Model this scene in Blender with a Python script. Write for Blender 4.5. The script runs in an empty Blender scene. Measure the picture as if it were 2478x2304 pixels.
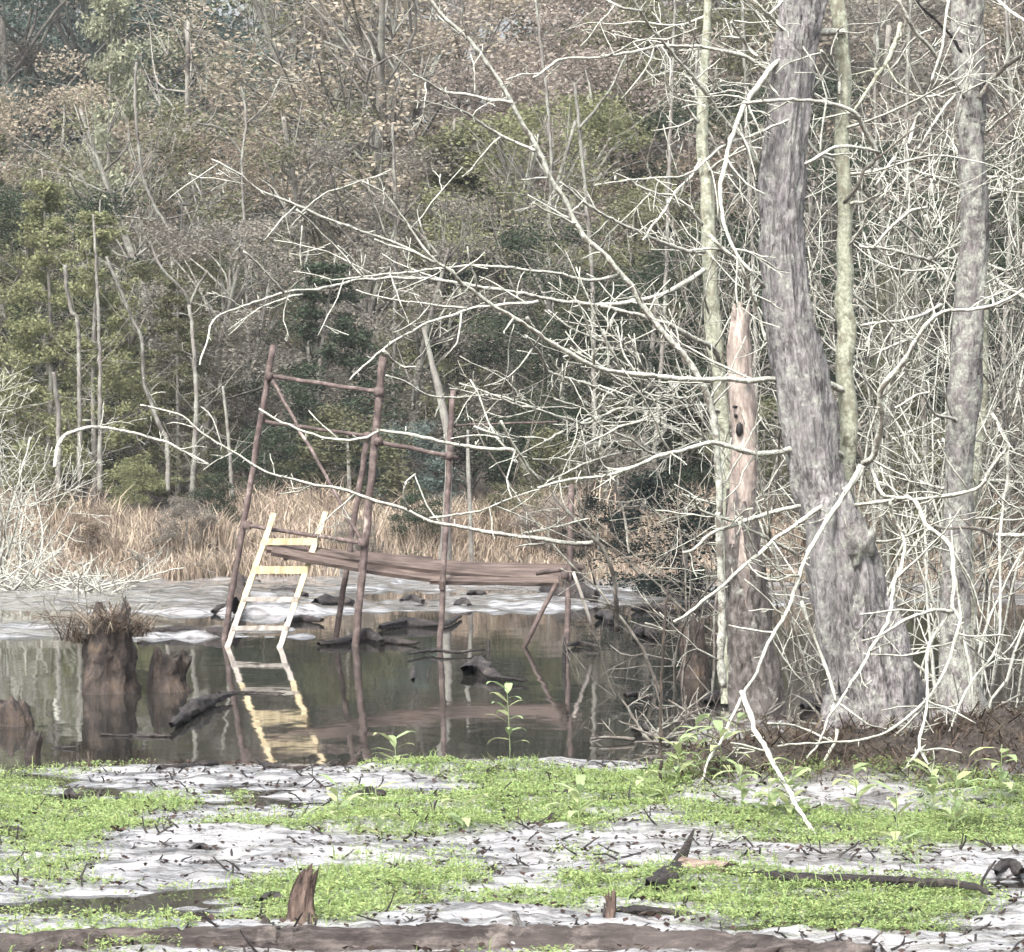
import bpy, math, random
import numpy as np
from mathutils import Vector, noise as mnoise

random.seed(7)
RNG = np.random.default_rng(7)
scene = bpy.context.scene
COL = scene.collection

# ------------------------------------------------------------------ camera, sky, sun, exposure
F_PX, CX, HY, CAM_H = 8476.0, 1239.0, 1028.0, 2.5      # focal length / centre / horizon in photo pixels
cam_d = bpy.data.cameras.new("camera")
cam = bpy.data.objects.new("camera", cam_d)
COL.objects.link(cam)
cam.location = (0, 0, CAM_H)
cam.rotation_euler = (math.radians(90), 0, 0)
cam_d.sensor_width = 36.0
cam_d.lens = 36.0 * F_PX / 2478.0
cam_d.shift_y = -(1152.0 - HY) / 2478.0
cam_d.clip_start = 0.5
cam_d.clip_end = 900
scene.camera = cam

SUN_EL, SUN_AZ = 52.0, 205.0          # azimuth from +Y (view direction), clockwise
world = bpy.data.worlds.new("World")
scene.world = world
world.use_nodes = True
wn = world.node_tree.nodes
wl = world.node_tree.links
bg = wn["Background"]
sky = wn.new("ShaderNodeTexSky")
sky.sky_type = 'NISHITA'
sky.sun_disc = False
sky.sun_elevation = math.radians(SUN_EL)
sky.sun_rotation = math.radians(SUN_AZ)
sky.air_density = 1.0
sky.dust_density = 6.0
sky.ozone_density = 1.0
hsv = wn.new("ShaderNodeHueSaturation")
hsv.inputs["Saturation"].default_value = 0.30
wl.new(sky.outputs[0], hsv.inputs["Color"])
wl.new(hsv.outputs[0], bg.inputs[0])
bg.inputs[1].default_value = 0.13

sun_d = bpy.data.lights.new("sun", 'SUN')
sun_d.energy = 1.5
sun_d.angle = math.radians(14)
sun_d.color = (1.0, 0.96, 0.9)
sun = bpy.data.objects.new("sun", sun_d)
COL.objects.link(sun)
_az, _el = math.radians(SUN_AZ), math.radians(SUN_EL)
_dir = Vector((math.sin(_az) * math.cos(_el), math.cos(_az) * math.cos(_el), math.sin(_el)))
sun.rotation_euler = _dir.to_track_quat('Z', 'Y').to_euler()

scene.view_settings.view_transform = 'Standard'
scene.view_settings.look = 'None'
scene.view_settings.gamma = 1.0
scene.view_settings.exposure = 1.2
scene.cycles.max_bounces = 4
scene.cycles.diffuse_bounces = 2
scene.cycles.glossy_bounces = 2
scene.cycles.transmission_bounces = 3
scene.cycles.volume_bounces = 0
scene.cycles.volume_step_rate = 4
scene.cycles.use_denoising = True
scene.cycles.use_adaptive_sampling = True
scene.cycles.adaptive_threshold = 0.035

# ------------------------------------------------------------------ helpers
def W(px, py, d):
    return np.array(((px - CX) / F_PX * d, d, CAM_H - (py - HY) / F_PX * d))

def GD(py, z=0.0):                    # distance of a point on the level z seen at photo row py
    return F_PX * (CAM_H - z) / (py - HY)

CROPS = {'A': (500, 0, .4026), 'B': (1100, 0, .4026), 'C': (500, 600, .4026), 'D': (1100, 600, .4026),
         'E': (1678, 0, .4026), 'F': (1678, 600, .4026), 'G': (1678, 1200, .4026), 'H': (0, 560, .4026),
         'S': (450, 780, .5282), 'L': (0, 1000, .487), 'P': (0, 1750, .654), 'Q': (1200, 1750, .6429),
         'R': (1500, 1200, .492), 'V': (0, 0, 1.2464)}

def TR(spec):
    """'A 30,960 210,1050 D 40,215' -> list of photo points"""
    out = []
    x0 = y0 = k = 0
    for t in spec.split():
        if t in CROPS:
            x0, y0, k = CROPS[t]
        else:
            a, b = t.split(',')
            out.append((x0 + float(a) * k, y0 + float(b) * k))
    return out

def _hash(ix, iy, seed):
    h = (ix.astype(np.int64) * 374761393 + iy.astype(np.int64) * 668265263 + seed * 1442695041) & 0xFFFFFFFF
    h = ((h ^ (h >> 13)) * 1274126177) & 0xFFFFFFFF
    return ((h ^ (h >> 16)) & 0xFFFF) / 65535.0

def vnoise(x, y, seed=0):
    ix, iy = np.floor(x), np.floor(y)
    fx, fy = x - ix, y - iy
    fx = fx * fx * (3 - 2 * fx)
    fy = fy * fy * (3 - 2 * fy)
    a = _hash(ix, iy, seed); b = _hash(ix + 1, iy, seed)
    c = _hash(ix, iy + 1, seed); d = _hash(ix + 1, iy + 1, seed)
    return (a * (1 - fx) + b * fx) * (1 - fy) + (c * (1 - fx) + d * fx) * fy - 0.5

def fbm(x, y, octv=4, seed=0):
    s = 0; a = 1.0
    for o in range(octv):
        s = s + a * vnoise(x * 2 ** o, y * 2 ** o, seed + o * 17)
        a *= 0.5
    return s

def sstep(a, b, x):
    t = np.clip((x - a) / (b - a), 0, 1)
    return t * t * (3 - 2 * t)

class MB:
    """collects vertices and faces, then links them as one mesh object"""
    def __init__(self):
        self.V = []; self.Q = []; self.T = []; self.A = []; self.n = 0
    def add(self, v, quads=None, tris=None, val=0.5):
        v = np.asarray(v, float)
        if quads is not None and len(quads): self.Q.append(np.asarray(quads, np.int64) + self.n)
        if tris is not None and len(tris): self.T.append(np.asarray(tris, np.int64) + self.n)
        self.V.append(v)
        self.A.append(np.broadcast_to(np.asarray(val, float), (len(v),)))
        self.n += len(v)
    def mesh(self, name, loc=(0, 0, 0), smooth=True):
        V = np.concatenate(self.V) - np.asarray(loc, float)
        me = bpy.data.meshes.new(name)
        loops = []; starts = []; tot = []
        p = 0
        for arr, k in ((self.Q, 4), (self.T, 3)):
            if arr:
                f = np.concatenate(arr)
                loops.append(f.ravel()); starts.append(p + np.arange(len(f)) * k); tot.append(np.full(len(f), k))
                p += f.size
        loops = np.concatenate(loops); starts = np.concatenate(starts); tot = np.concatenate(tot)
        me.vertices.add(len(V)); me.vertices.foreach_set("co", V.astype(np.float32).ravel())
        me.loops.add(len(loops)); me.loops.foreach_set("vertex_index", loops.astype(np.int32))
        me.polygons.add(len(starts))
        me.polygons.foreach_set("loop_start", starts.astype(np.int32))
        me.polygons.foreach_set("loop_total", tot.astype(np.int32))
        me.polygons.foreach_set("use_smooth", np.full(len(starts), smooth))
        at = me.attributes.new("v", 'FLOAT', 'POINT')
        at.data.foreach_set("value", np.concatenate(self.A).astype(np.float32))
        me.update(calc_edges=True)
        return me
    def build(self, name, mat, parent=None, smooth=True):
        loc = tuple(parent.location) if parent is not None else (0, 0, 0)
        return link(name, self.mesh(name, loc, smooth), mat, parent)

def link(name, me, mat, parent=None, loc=None):
    o = bpy.data.objects.new(name, me)
    if mat is not None and not me.materials: me.materials.append(mat)
    COL.objects.link(o)
    if parent is not None: o.parent = parent
    if loc is not None: o.location = loc
    return o

def tag(o, label=None, cat=None, group=None, kind=None):
    if label: o["label"] = label
    if cat: o["category"] = cat
    if group: o["group"] = group
    if kind: o["kind"] = kind
    return o

def thing(name, loc, label, cat, group=None):
    o = bpy.data.objects.new(name, None)
    o.empty_display_size = 0.2
    COL.objects.link(o)
    o.location = tuple(float(c) for c in loc)
    return tag(o, label, cat, group)

def frames(P):
    T = np.gradient(P, axis=0)
    T /= np.linalg.norm(T, axis=1)[:, None] + 1e-9
    m = np.abs(T.mean(0))
    ref = np.zeros(3); ref[int(np.argmin(m))] = 1
    U = np.cross(T, ref); U /= np.linalg.norm(U, axis=1)[:, None] + 1e-9
    Wv = np.cross(T, U)
    return T, U, Wv

def tube(mb, P, R, k=5, val=0.5, cap=True):
    P = np.asarray(P, float); R = np.asarray(R, float); n = len(P)
    T, U, V = frames(P)
    a = np.arange(k) * 2 * math.pi / k
    ring = (np.cos(a)[None, :, None] * U[:, None, :] + np.sin(a)[None, :, None] * V[:, None, :])
    pts = (P[:, None, :] + ring * R[:, None, None]).reshape(-1, 3)
    i = np.arange(n - 1)[:, None] * k
    j = np.arange(k)[None, :]; j2 = (j + 1) % k
    q = np.stack([i + j, i + j2, i + k + j2, i + k + j], -1).reshape(-1, 4)
    tris = None
    if cap:
        pts = np.concatenate([pts, P[:1], P[-1:]])
        c0, c1 = n * k, n * k + 1
        jj = np.arange(k); jj2 = (jj + 1) % k
        tris = np.concatenate([np.stack([np.full(k, c0), jj2, jj], -1),
                               np.stack([np.full(k, c1), (n - 1) * k + jj, (n - 1) * k + jj2], -1)])
    mb.add(pts, q, tris, val)

def spline(pts, step):
    """Catmull-Rom through pts (n,c) at about `step` spacing measured on the first 3 columns"""
    P = np.asarray(pts, float)
    P = np.vstack([2 * P[0] - P[1], P, 2 * P[-1] - P[-2]])
    out = []
    for i in range(1, len(P) - 2):
        L = np.linalg.norm(P[i + 1, :3] - P[i, :3])
        n = max(1, int(L / step))
        t = (np.arange(n) / n)[:, None]
        a, b, c, d = P[i - 1], P[i], P[i + 1], P[i + 2]
        out.append(0.5 * ((2 * b) + (-a + c) * t + (2 * a - 5 * b + 4 * c - d) * t ** 2 + (-a + 3 * b - 3 * c + d) * t ** 3))
    out.append(P[-2:-1])
    return np.vstack(out)

def rdir():
    v = RNG.normal(size=3)
    return v / np.linalg.norm(v)

def twig(mb, p, d, L, r, lvl, kids, crook=0.35, lift=0.0, flat=1.0):
    n = max(3, int(4 + L * 3))
    pts = [np.array(p, float)]
    d = np.array(d, float); d /= np.linalg.norm(d) + 1e-9
    ds = []
    for i in range(n):
        kick = RNG.normal(size=3) * crook * np.array((1, flat, 1))
        d = d + kick * 0.55; d[2] += lift * 0.12
        d /= np.linalg.norm(d)
        pts.append(pts[-1] + d * (L / n)); ds.append(d)
    R = np.linspace(r, max(r * 0.4, 0.0045), n + 1)
    R = R * (1 + RNG.uniform(-.18, .22, n + 1))
    tube(mb, pts, R, 4 if lvl > 1 else 3, RNG.uniform(0, 1), cap=lvl > 1)
    if lvl > 0:
        for _ in range(RNG.poisson(kids)):
            i = RNG.integers(1, n)
            s = rdir(); s = s - ds[i] * s.dot(ds[i]); s /= np.linalg.norm(s)
            s *= np.array((1, flat, 1))
            nd = ds[i] * RNG.uniform(.4, 1.0) + s * RNG.uniform(.6, 1.1)
            twig(mb, pts[i], nd, L * RNG.uniform(.3, .62), R[i] * .62, lvl - 1, kids * .8, crook, lift, flat)

# ------------------------------------------------------------------ materials
def mat_new(name):
    m = bpy.data.materials.new(name)
    m.use_nodes = True
    nt = m.node_tree
    b = nt.nodes["Principled BSDF"]
    return m, nt, b

def N(nt, typ, **kw):
    n = nt.nodes.new(typ)
    for k, v in kw.items():
        if hasattr(n, k): setattr(n, k, v)
        else: n.inputs[k.replace('_', ' ')].default_value = v
    return n

def ramp(nt, fac, stops):
    r = nt.nodes.new("ShaderNodeValToRGB")
    el = r.color_ramp.elements
    while len(el) > 1: el.remove(el[-1])
    el[0].position = stops[0][0]; el[0].color = (*stops[0][1], 1)
    for p, c in stops[1:]:
        e = el.new(p); e.color = (*c, 1)
    nt.links.new(fac, r.inputs[0])
    return r.outputs[0]

def noise_tex(nt, scale, detail=4, rough=.6, stretch=None, co='Object'):
    tc = nt.nodes.new("ShaderNodeTexCoord")
    src = tc.outputs[co]
    if stretch:
        mp = nt.nodes.new("ShaderNodeMapping"); mp.inputs["Scale"].default_value = stretch
        nt.links.new(src, mp.inputs[0]); src = mp.outputs[0]
    t = N(nt, "ShaderNodeTexNoise"); t.inputs["Scale"].default_value = scale
    t.inputs["Detail"].default_value = detail; t.inputs["Roughness"].default_value = rough
    nt.links.new(src, t.inputs["Vector"])
    return t.outputs[0]

def mixc(nt, fac, a, b):
    m = nt.nodes.new("ShaderNodeMix"); m.data_type = 'RGBA'
    for sock, val in ((0, fac), (6, a), (7, b)):
        if isinstance(val, (tuple, list)): m.inputs[sock].default_value = (*val, 1)
        elif isinstance(val, (int, float)): m.inputs[sock].default_value = val
        else: nt.links.new(val, m.inputs[sock])
    return m.outputs[2]

def math_n(nt, op, a, b=0.0):
    m = nt.nodes.new("ShaderNodeMath"); m.operation = op
    for i, v in enumerate((a, b)):
        if isinstance(v, (int, float)): m.inputs[i].default_value = v
        else: nt.links.new(v, m.inputs[i])
    return m.outputs[0]

def bump(nt, b, h, strength, dist):
    n = nt.nodes.new("ShaderNodeBump")
    n.inputs["Strength"].default_value = strength; n.inputs["Distance"].default_value = dist
    nt.links.new(h, n.inputs["Height"]); nt.links.new(n.outputs[0], b.inputs["Normal"])

def bark(name, dark, mid, light, lichen=None, lich_amt=.5, scale=9, stretch=(1, 1, .18), lscale=5.0, bumpd=.02, top=0.0):
    m, nt, b = mat_new(name)
    f = noise_tex(nt, scale, 7, .68, stretch)
    c = ramp(nt, f, [(.36, dark), (.5, mid), (.63, light)])
    big = noise_tex(nt, 1.3, 3, .6)
    c = mixc(nt, ramp(nt, big, [(.35, (0, 0, 0)), (.65, (.5, .5, .5))]), c, light)
    if lichen:
        ln = noise_tex(nt, lscale, 6, .7)
        if top:
            g = nt.nodes.new("ShaderNodeNewGeometry"); sp = nt.nodes.new("ShaderNodeSeparateXYZ")
            nt.links.new(g.outputs["Normal"], sp.inputs[0])
            ln = math_n(nt, 'ADD', ln, math_n(nt, 'MULTIPLY', sp.outputs[2], top))  # besides lichen growing on top, this paints shade into the undersides
        t = .5 + (.5 - lich_amt) * .5
        lf = ramp(nt, ln, [(t - .05, (0, 0, 0)), (t + .06, (1, 1, 1))])
        fine = noise_tex(nt, 40, 3, .6)
        lc = mixc(nt, ramp(nt, fine, [(.35, (0, 0, 0)), (.7, (1, 1, 1))]), tuple(x * .5 for x in lichen), lichen)
        c = mixc(nt, lf, c, lc)
    nt.links.new(c, b.inputs["Base Color"])
    b.inputs["Roughness"].default_value = .9
    b.inputs["Specular IOR Level"].default_value = .2
    bump(nt, b, f, .8, bumpd)
    return m

LICH = (.82, .83, .73)
M = {}
M['bark_main'] = bark('bark_main', (.04, .036, .037), (.27, .25, .255), (.58, .55, .555), (.74, .74, .69), .40, 30, (1, 1, .42), 9, .09)
M['bark_dead'] = bark('bark_dead', (.07, .055, .05), (.36, .285, .25), (.68, .59, .53), (.34, .31, .29), .38, 14, (1, 1, .3), 4.5, .06)
M['bark_grey'] = bark('bark_grey', (.04, .036, .036), (.21, .195, .19), (.42, .39, .38), (.66, .67, .60), .48, 22, (1, 1, .42), 9, .08)
M['bark_snag'] = bark('bark_snag', (.025, .022, .021), (.13, .115, .107), (.29, .26, .245), (.55, .55, .50), .30, 22, (1, 1, .42), 9, .08)
M['bark_lichen'] = bark('bark_lichen', (.06, .055, .04), (.22, .21, .155), (.38, .37, .29), (.64, .66, .52), .58, 12, (1, 1, .4), 11, .03)
M['twig'] = bark('twig', (.09, .075, .065), (.19, .165, .14), (.30, .27, .235), LICH, .66, 14, (1, 1, 1), 11, .02, .26)
M['twig_dull'] = bark('twig_dull', (.08, .07, .06), (.17, .15, .13), (.27, .24, .215), (.46, .46, .40), .42, 12, (1, 1, 1), 8, .02, .06)
M['trunk_far'] = bark('trunk_far', (.06, .055, .05), (.18, .165, .15), (.32, .30, .275), (.46, .47, .41), .45, 6, (1, 1, .3), 2, .02)
M['stump'] = bark('stump', (.012, .010, .011), (.05, .04, .036), (.14, .105, .085), (.20, .14, .09), .32, 16, (1, 1, .5), 4.5, .06)
M['log_dark'] = bark('log_dark', (.006, .005, .007), (.025, .021, .022), (.075, .062, .058), (.22, .19, .16), .26, 18, (.4, 1, 1), 6, .06)
M['log_pale'] = bark('log_pale', (.08, .06, .048), (.25, .19, .155), (.46, .38, .31), None, 0, 18, (.35, 1, 1), 3, .05)
M['log_near'] = bark('log_near', (.012, .010, .011), (.06, .05, .048), (.17, .145, .135), (.30, .26, .235), .28, 16, (.25, 1, 1), 4, .06)
M['stub'] = bark('stub', (.03, .022, .02), (.13, .092, .078), (.27, .20, .165), (.36, .31, .27), .3, 18, (1, 1, .3), 5, .06)
for k in ('stump', 'log_dark'):
    M[k].node_tree.nodes["Principled BSDF"].inputs["Roughness"].default_value = .55
    M[k].node_tree.nodes["Principled BSDF"].inputs["Specular IOR Level"].default_value = .5

def leafmat(name, color=None, trans=.3, rough=.6, var=(.55, 1.35), hue=.03):
    m = bpy.data.materials.new(name); m.use_nodes = True
    nt = m.node_tree; nt.nodes.remove(nt.nodes["Principled BSDF"])
    out = nt.nodes["Material Output"]
    at = nt.nodes.new("ShaderNodeAttribute"); at.attribute_name = "v"
    if color is None:
        oi = nt.nodes.new("ShaderNodeObjectInfo"); base = oi.outputs["Color"]
    else:
        rgb = nt.nodes.new("ShaderNodeRGB"); rgb.outputs[0].default_value = (*color, 1); base = rgb.outputs[0]
    mr = nt.nodes.new("ShaderNodeMapRange")
    mr.inputs[3].default_value = var[0]; mr.inputs[4].default_value = var[1]
    nt.links.new(at.outputs["Fac"], mr.inputs[0])
    mul = nt.nodes.new("ShaderNodeVectorMath"); mul.operation = 'SCALE'
    nt.links.new(base, mul.inputs[0]); nt.links.new(mr.outputs[0], mul.inputs["Scale"])
    hs = nt.nodes.new("ShaderNodeHueSaturation")
    mr2 = nt.nodes.new("ShaderNodeMapRange"); mr2.inputs[3].default_value = .5 - hue; mr2.inputs[4].default_value = .5 + hue
    nf = math_n(nt, 'FRACT', math_n(nt, 'MULTIPLY', at.outputs["Fac"], 7.31))
    nt.links.new(nf, mr2.inputs[0]); nt.links.new(mr2.outputs[0], hs.inputs["Hue"])
    nt.links.new(mul.outputs[0], hs.inputs["Color"])
    df = nt.nodes.new("ShaderNodeBsdfDiffuse"); tr = nt.nodes.new("ShaderNodeBsdfTranslucent")
    mx = nt.nodes.new("ShaderNodeMixShader"); mx.inputs[0].default_value = trans
    nt.links.new(hs.outputs[0], df.inputs[0]); nt.links.new(hs.outputs[0], tr.inputs[0])
    nt.links.new(df.outputs[0], mx.inputs[1]); nt.links.new(tr.outputs[0], mx.inputs[2])
    nt.links.new(mx.outputs[0], out.inputs[0])
    return m
M['leaf'] = leafmat('leaf', var=(.6, 1.3), hue=.012)
M['weed'] = leafmat('weed', (.40, .51, .22), .4, var=(.6, 1.2), hue=.025)
M['weed_pale'] = leafmat('weed_pale', (.42, .50, .27), .3, var=(.8, 1.2))
M['drygrass'] = leafmat('drygrass', (.60, .50, .40), .25, var=(.3, 1.3), hue=.02)
M['brownfern'] = leafmat('brownfern', (.135, .105, .08), .25, var=(.25, 1.7))
M['deadleaf'] = leafmat('deadleaf', (.075, .055, .048), .25, var=(.4, 1.4))

def metal_rust(name):
    m, nt, b = mat_new(name)
    f = noise_tex(nt, 9, 6, .7)
    c = ramp(nt, f, [(.3, (.05, .037, .035)), (.5, (.135, .10, .092)), (.68, (.28, .22, .205))])
    g = noise_tex(nt, 3.1, 4, .6)
    c = mixc(nt, ramp(nt, g, [(.62, (0, 0, 0)), (.7, (1, 1, 1))]), c, (.45, .38, .34))
    nt.links.new(c, b.inputs["Base Color"])
    b.inputs["Roughness"].default_value = .8
    bump(nt, b, f, .4, .004)
    return m
M['rust'] = metal_rust('rust')

def wood(name, dark, mid, light, stretch=(.15, 1, 1), scale=16):
    m, nt, b = mat_new(name)
    f = noise_tex(nt, scale, 6, .65, stretch)
    c = ramp(nt, f, [(.3, dark), (.5, mid), (.68, light)])
    nt.links.new(c, b.inputs["Base Color"])
    b.inputs["Roughness"].default_value = .85
    bump(nt, b, f, .5, .005)
    return m
M['plank'] = wood('plank', (.045, .034, .03), (.125, .093, .08), (.23, .18, .155))
M['pine_new'] = wood('pine_new', (.42, .34, .20), (.62, .52, .33), (.74, .65, .46), (1, 1, .12))
M['pine_grey'] = wood('pine_grey', (.30, .26, .23), (.46, .42, .38), (.6, .56, .5), (1, 1, .2))

def mud_mat():
    m, nt, b = mat_new('mud')
    at = nt.nodes.new("ShaderNodeAttribute"); at.attribute_name = "v"
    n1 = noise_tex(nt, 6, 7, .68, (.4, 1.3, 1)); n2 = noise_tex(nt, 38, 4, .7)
    c = ramp(nt, n1, [(.34, (.05, .046, .042)), (.44, (.24, .235, .23)), (.52, (.52, .515, .52)), (.68, (.70, .70, .71))])  # palest stops paint sky glare into the silt colour
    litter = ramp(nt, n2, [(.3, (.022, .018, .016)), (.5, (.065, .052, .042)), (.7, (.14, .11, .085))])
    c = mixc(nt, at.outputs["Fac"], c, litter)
    nt.links.new(c, b.inputs["Base Color"])
    r = nt.nodes.new("ShaderNodeMapRange"); r.inputs[3].default_value = .18; r.inputs[4].default_value = .9
    nt.links.new(at.outputs["Fac"], r.inputs[0]); nt.links.new(r.outputs[0], b.inputs["Roughness"])
    b.inputs["Specular IOR Level"].default_value = .8
    b.inputs["Coat Roughness"].default_value = .12
    nt.links.new(math_n(nt, 'SUBTRACT', 1.0, at.outputs["Fac"]), b.inputs["Coat Weight"])
    h = math_n(nt, 'ADD', n1, math_n(nt, 'MULTIPLY', n2, .35))
    bump(nt, b, h, 1.0, .07)
    return m
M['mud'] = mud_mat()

def water_mat():
    m, nt, b = mat_new('water')
    b.inputs["Base Color"].default_value = (.03, .029, .026, 1)
    b.inputs["Roughness"].default_value = .035
    b.inputs["IOR"].default_value = 1.333
    n1 = noise_tex(nt, 1.1, 3, .5, (1, .45, 1)); n2 = noise_tex(nt, 7, 2, .5, (1, .5, 1))
    h = math_n(nt, 'ADD', n1, math_n(nt, 'MULTIPLY', n2, .05))
    bump(nt, b, h, .14, .05)
    return m
M['water'] = water_mat()

# ------------------------------------------------------------------ ground and water
def ground_h(x, y):
    x = np.asarray(x, float); y = np.asarray(y, float)
    shore = 25.9 + fbm(x * .45, y * 0 + 3.3, 3, 5) * 1.1 + 1.0 * sstep(.8, 2.6, x)
    near = np.clip((shore - y) * .035, -.45, .026)
    amp = sstep(shore + .3, shore - .8, y)
    near = near + amp * (fbm(x * .55, y * 1.0, 3, 11) * .085 + fbm(x * 1.8, y * 4.2, 3, 21) * .06 + fbm(x * 7, y * 13, 3, 41) * .034)
    h = np.where(y < 31, near, -.45)
    # mound round the big trees
    def blob(cx, cy, rx, ry, hh):
        r = np.sqrt(((x - cx) / rx) ** 2 + ((y - cy) / ry) ** 2)
        return hh * np.exp(-r ** 2.4)
    md = blob(2.5, 24.3, 1.25, .95, .30) + blob(3.75, 25.0, .9, 1.1, .27) + blob(1.65, 24.0, .5, .6, .16) + blob(1.9, 28.4, .7, 1.0, .13) + blob(3.7, 29.6, .8, 1.6, .18)
    h = h + md * (1 + .7 * fbm(x * 5, y * 5, 3, 77))
    # mud islets in the open water
    isl = -.45 + (
        .50 * sstep(40.2, 41.4, y) * sstep(44.4, 43.0, y) * sstep(-1.9, -2.6, x + fbm(y * 1.0, x * .3, 2, 3) * .8)
        + .47 * sstep(45.5, 47, y) * sstep(-2.2, -3.6, x)
        + .46 * sstep(46.5, 49, y + fbm(x * .5, y * .2, 2, 9) * 3) * sstep(3.5, -2, x)
        + .46 * sstep(43, 52, y + fbm(x * .4, y * .2, 2, 19) * 5))
    isl = np.minimum(isl, .03) + (fbm(x * .7, y * .75, 4, 61) * .13 + fbm(x * 4, y * 2.5, 3, 71) * .05) * sstep(-.3, 0, isl)
    far = -.1 + sstep(54.5, 62, y) * .6 + sstep(74, 150, y) * 9 + (y > 56) * fbm(x * .8, y * .8, 3, 51) * .15
    h = np.where((y > 33) & (y <= 56.5), np.maximum(isl, np.where(y > 54.5, far, -9)), h)
    h = np.where(y > 56.5, far, h)
    return h

def axis(lo, hi, fine, a, b, grow, mx):
    core = np.arange(a, b + 1e-6, fine)
    L = [a]; s = fine
    while L[-1] > lo:
        s = min(s * grow, mx); L.append(L[-1] - s)
    R = [b]; s = fine
    while R[-1] < hi:
        s = min(s * grow, mx); R.append(R[-1] + s)
    return np.unique(np.concatenate([np.array(L[1:]), core, np.array(R[1:])]))

gx = axis(-160, 160, .04, -4.6, 4.9, 1.12, 12)
gy = np.concatenate([np.array([-160, -80, -40, -15, 0, 8, 12, 14.]), np.arange(15.4, 27.4, .04), np.arange(27.5, 60, .16), np.arange(60, 80, .5), np.arange(80, 160, 4), np.arange(164, 320, 12)])
GXX, GYY = np.meshgrid(gx, gy)
GZ = ground_h(GXX, GYY)
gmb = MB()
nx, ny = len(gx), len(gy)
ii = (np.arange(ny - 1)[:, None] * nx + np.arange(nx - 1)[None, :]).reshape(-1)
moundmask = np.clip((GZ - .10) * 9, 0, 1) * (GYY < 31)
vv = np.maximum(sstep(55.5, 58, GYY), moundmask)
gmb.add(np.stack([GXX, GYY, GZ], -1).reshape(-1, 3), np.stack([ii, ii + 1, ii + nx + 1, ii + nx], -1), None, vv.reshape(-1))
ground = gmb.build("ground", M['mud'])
tag(ground, kind="structure")

wmb = MB()
wmb.add([(-160, -160, 0), (160, -160, 0), (160, 66, 0), (-160, 66, 0)], [[0, 1, 2, 3]])
water = wmb.build("water", M['water'])
tag(water, kind="structure")

# ------------------------------------------------------------------ trunks and branches
def trunk_mesh(mb, P, R, k=28, ridge=.08, freq=5.0, lump=.06, jag=0.0, seed=0, flute=0.0, fine=.05):
    """rough bark: radius pushed in and out along furrows; P,R sampled finely"""
    P = np.asarray(P, float); R = np.asarray(R, float); n = len(P)
    T, U, V = frames(P)
    a = np.arange(k) * 2 * math.pi / k
    s = np.concatenate([[0], np.cumsum(np.linalg.norm(np.diff(P, axis=0), axis=1))])
    pts = np.empty((n, k, 3))
    for i in range(n):
        for j in range(k):
            ca, sa = math.cos(a[j]), math.sin(a[j])
            q = Vector((ca * freq, sa * freq, s[i] * 2.2 + seed * 9.1))
            f = 1 + ridge * (abs(mnoise.noise(q)) * 2 - .5) + lump * mnoise.noise(Vector((ca * 1.3, sa * 1.3, s[i] * 1.7 + seed)))
            f += fine * (mnoise.noise(Vector((ca * freq * 3.1, sa * freq * 3.1, s[i] * 9 + seed))) + .6 * mnoise.noise(Vector((ca * 7, sa * 7, s[i] * 23 + seed))))
            if flute:
                f += flute * math.exp(-max(0, s[i]) / .55) * (math.sin(a[j] * 5 + seed) * .5 + math.sin(a[j] * 3 + 1.3 * seed) * .5)
            pts[i, j] = P[i] + (U[i] * ca + V[i] * sa) * R[i] * f
    if jag:
        for j in range(k):
            dz = jag * (mnoise.noise(Vector((math.cos(a[j]) * 2.5, math.sin(a[j]) * 2.5, seed * 3.3))) + .2)
            for b in range(3):
                pts[n - 1 - b, j] += T[-1] * dz * (1 - b / 3)
    i = np.arange(n - 1)[:, None] * k
    j = np.arange(k)[None, :]; j2 = (j + 1) % k
    q = np.stack([i + j, i + j2, i + k + j2, i + k + j], -1).reshape(-1, 4)
    V3 = np.concatenate([pts.reshape(-1, 3), P[-1:] - T[-1:] * jag * .8])
    jj = np.arange(k)
    tr = np.stack([np.full(k, n * k), (n - 1) * k + jj, (n - 1) * k + (jj + 1) % k], -1)
    mb.add(V3, q, tr, .5)

def traced_trunk(spec, widths, d, base_ext=.35, step=.07, dtop=None):
    """photo trace top->bottom with widths in crop pixels*.4026 -> points from the base up"""
    pts = TR(spec)
    dd = np.linspace(dtop if dtop else d, d, len(pts))
    P = [np.append(W(p[0], p[1], q), w * .4026 / F_PX * q / 2) for p, w, q in zip(pts, widths, dd)]
    P = P[::-1]
    b = P[0].copy(); b[2] -= base_ext; b[3] *= 1.12
    P = [b] + P
    S = spline(P, step)
    return S[:, :3], S[:, 3]

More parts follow.
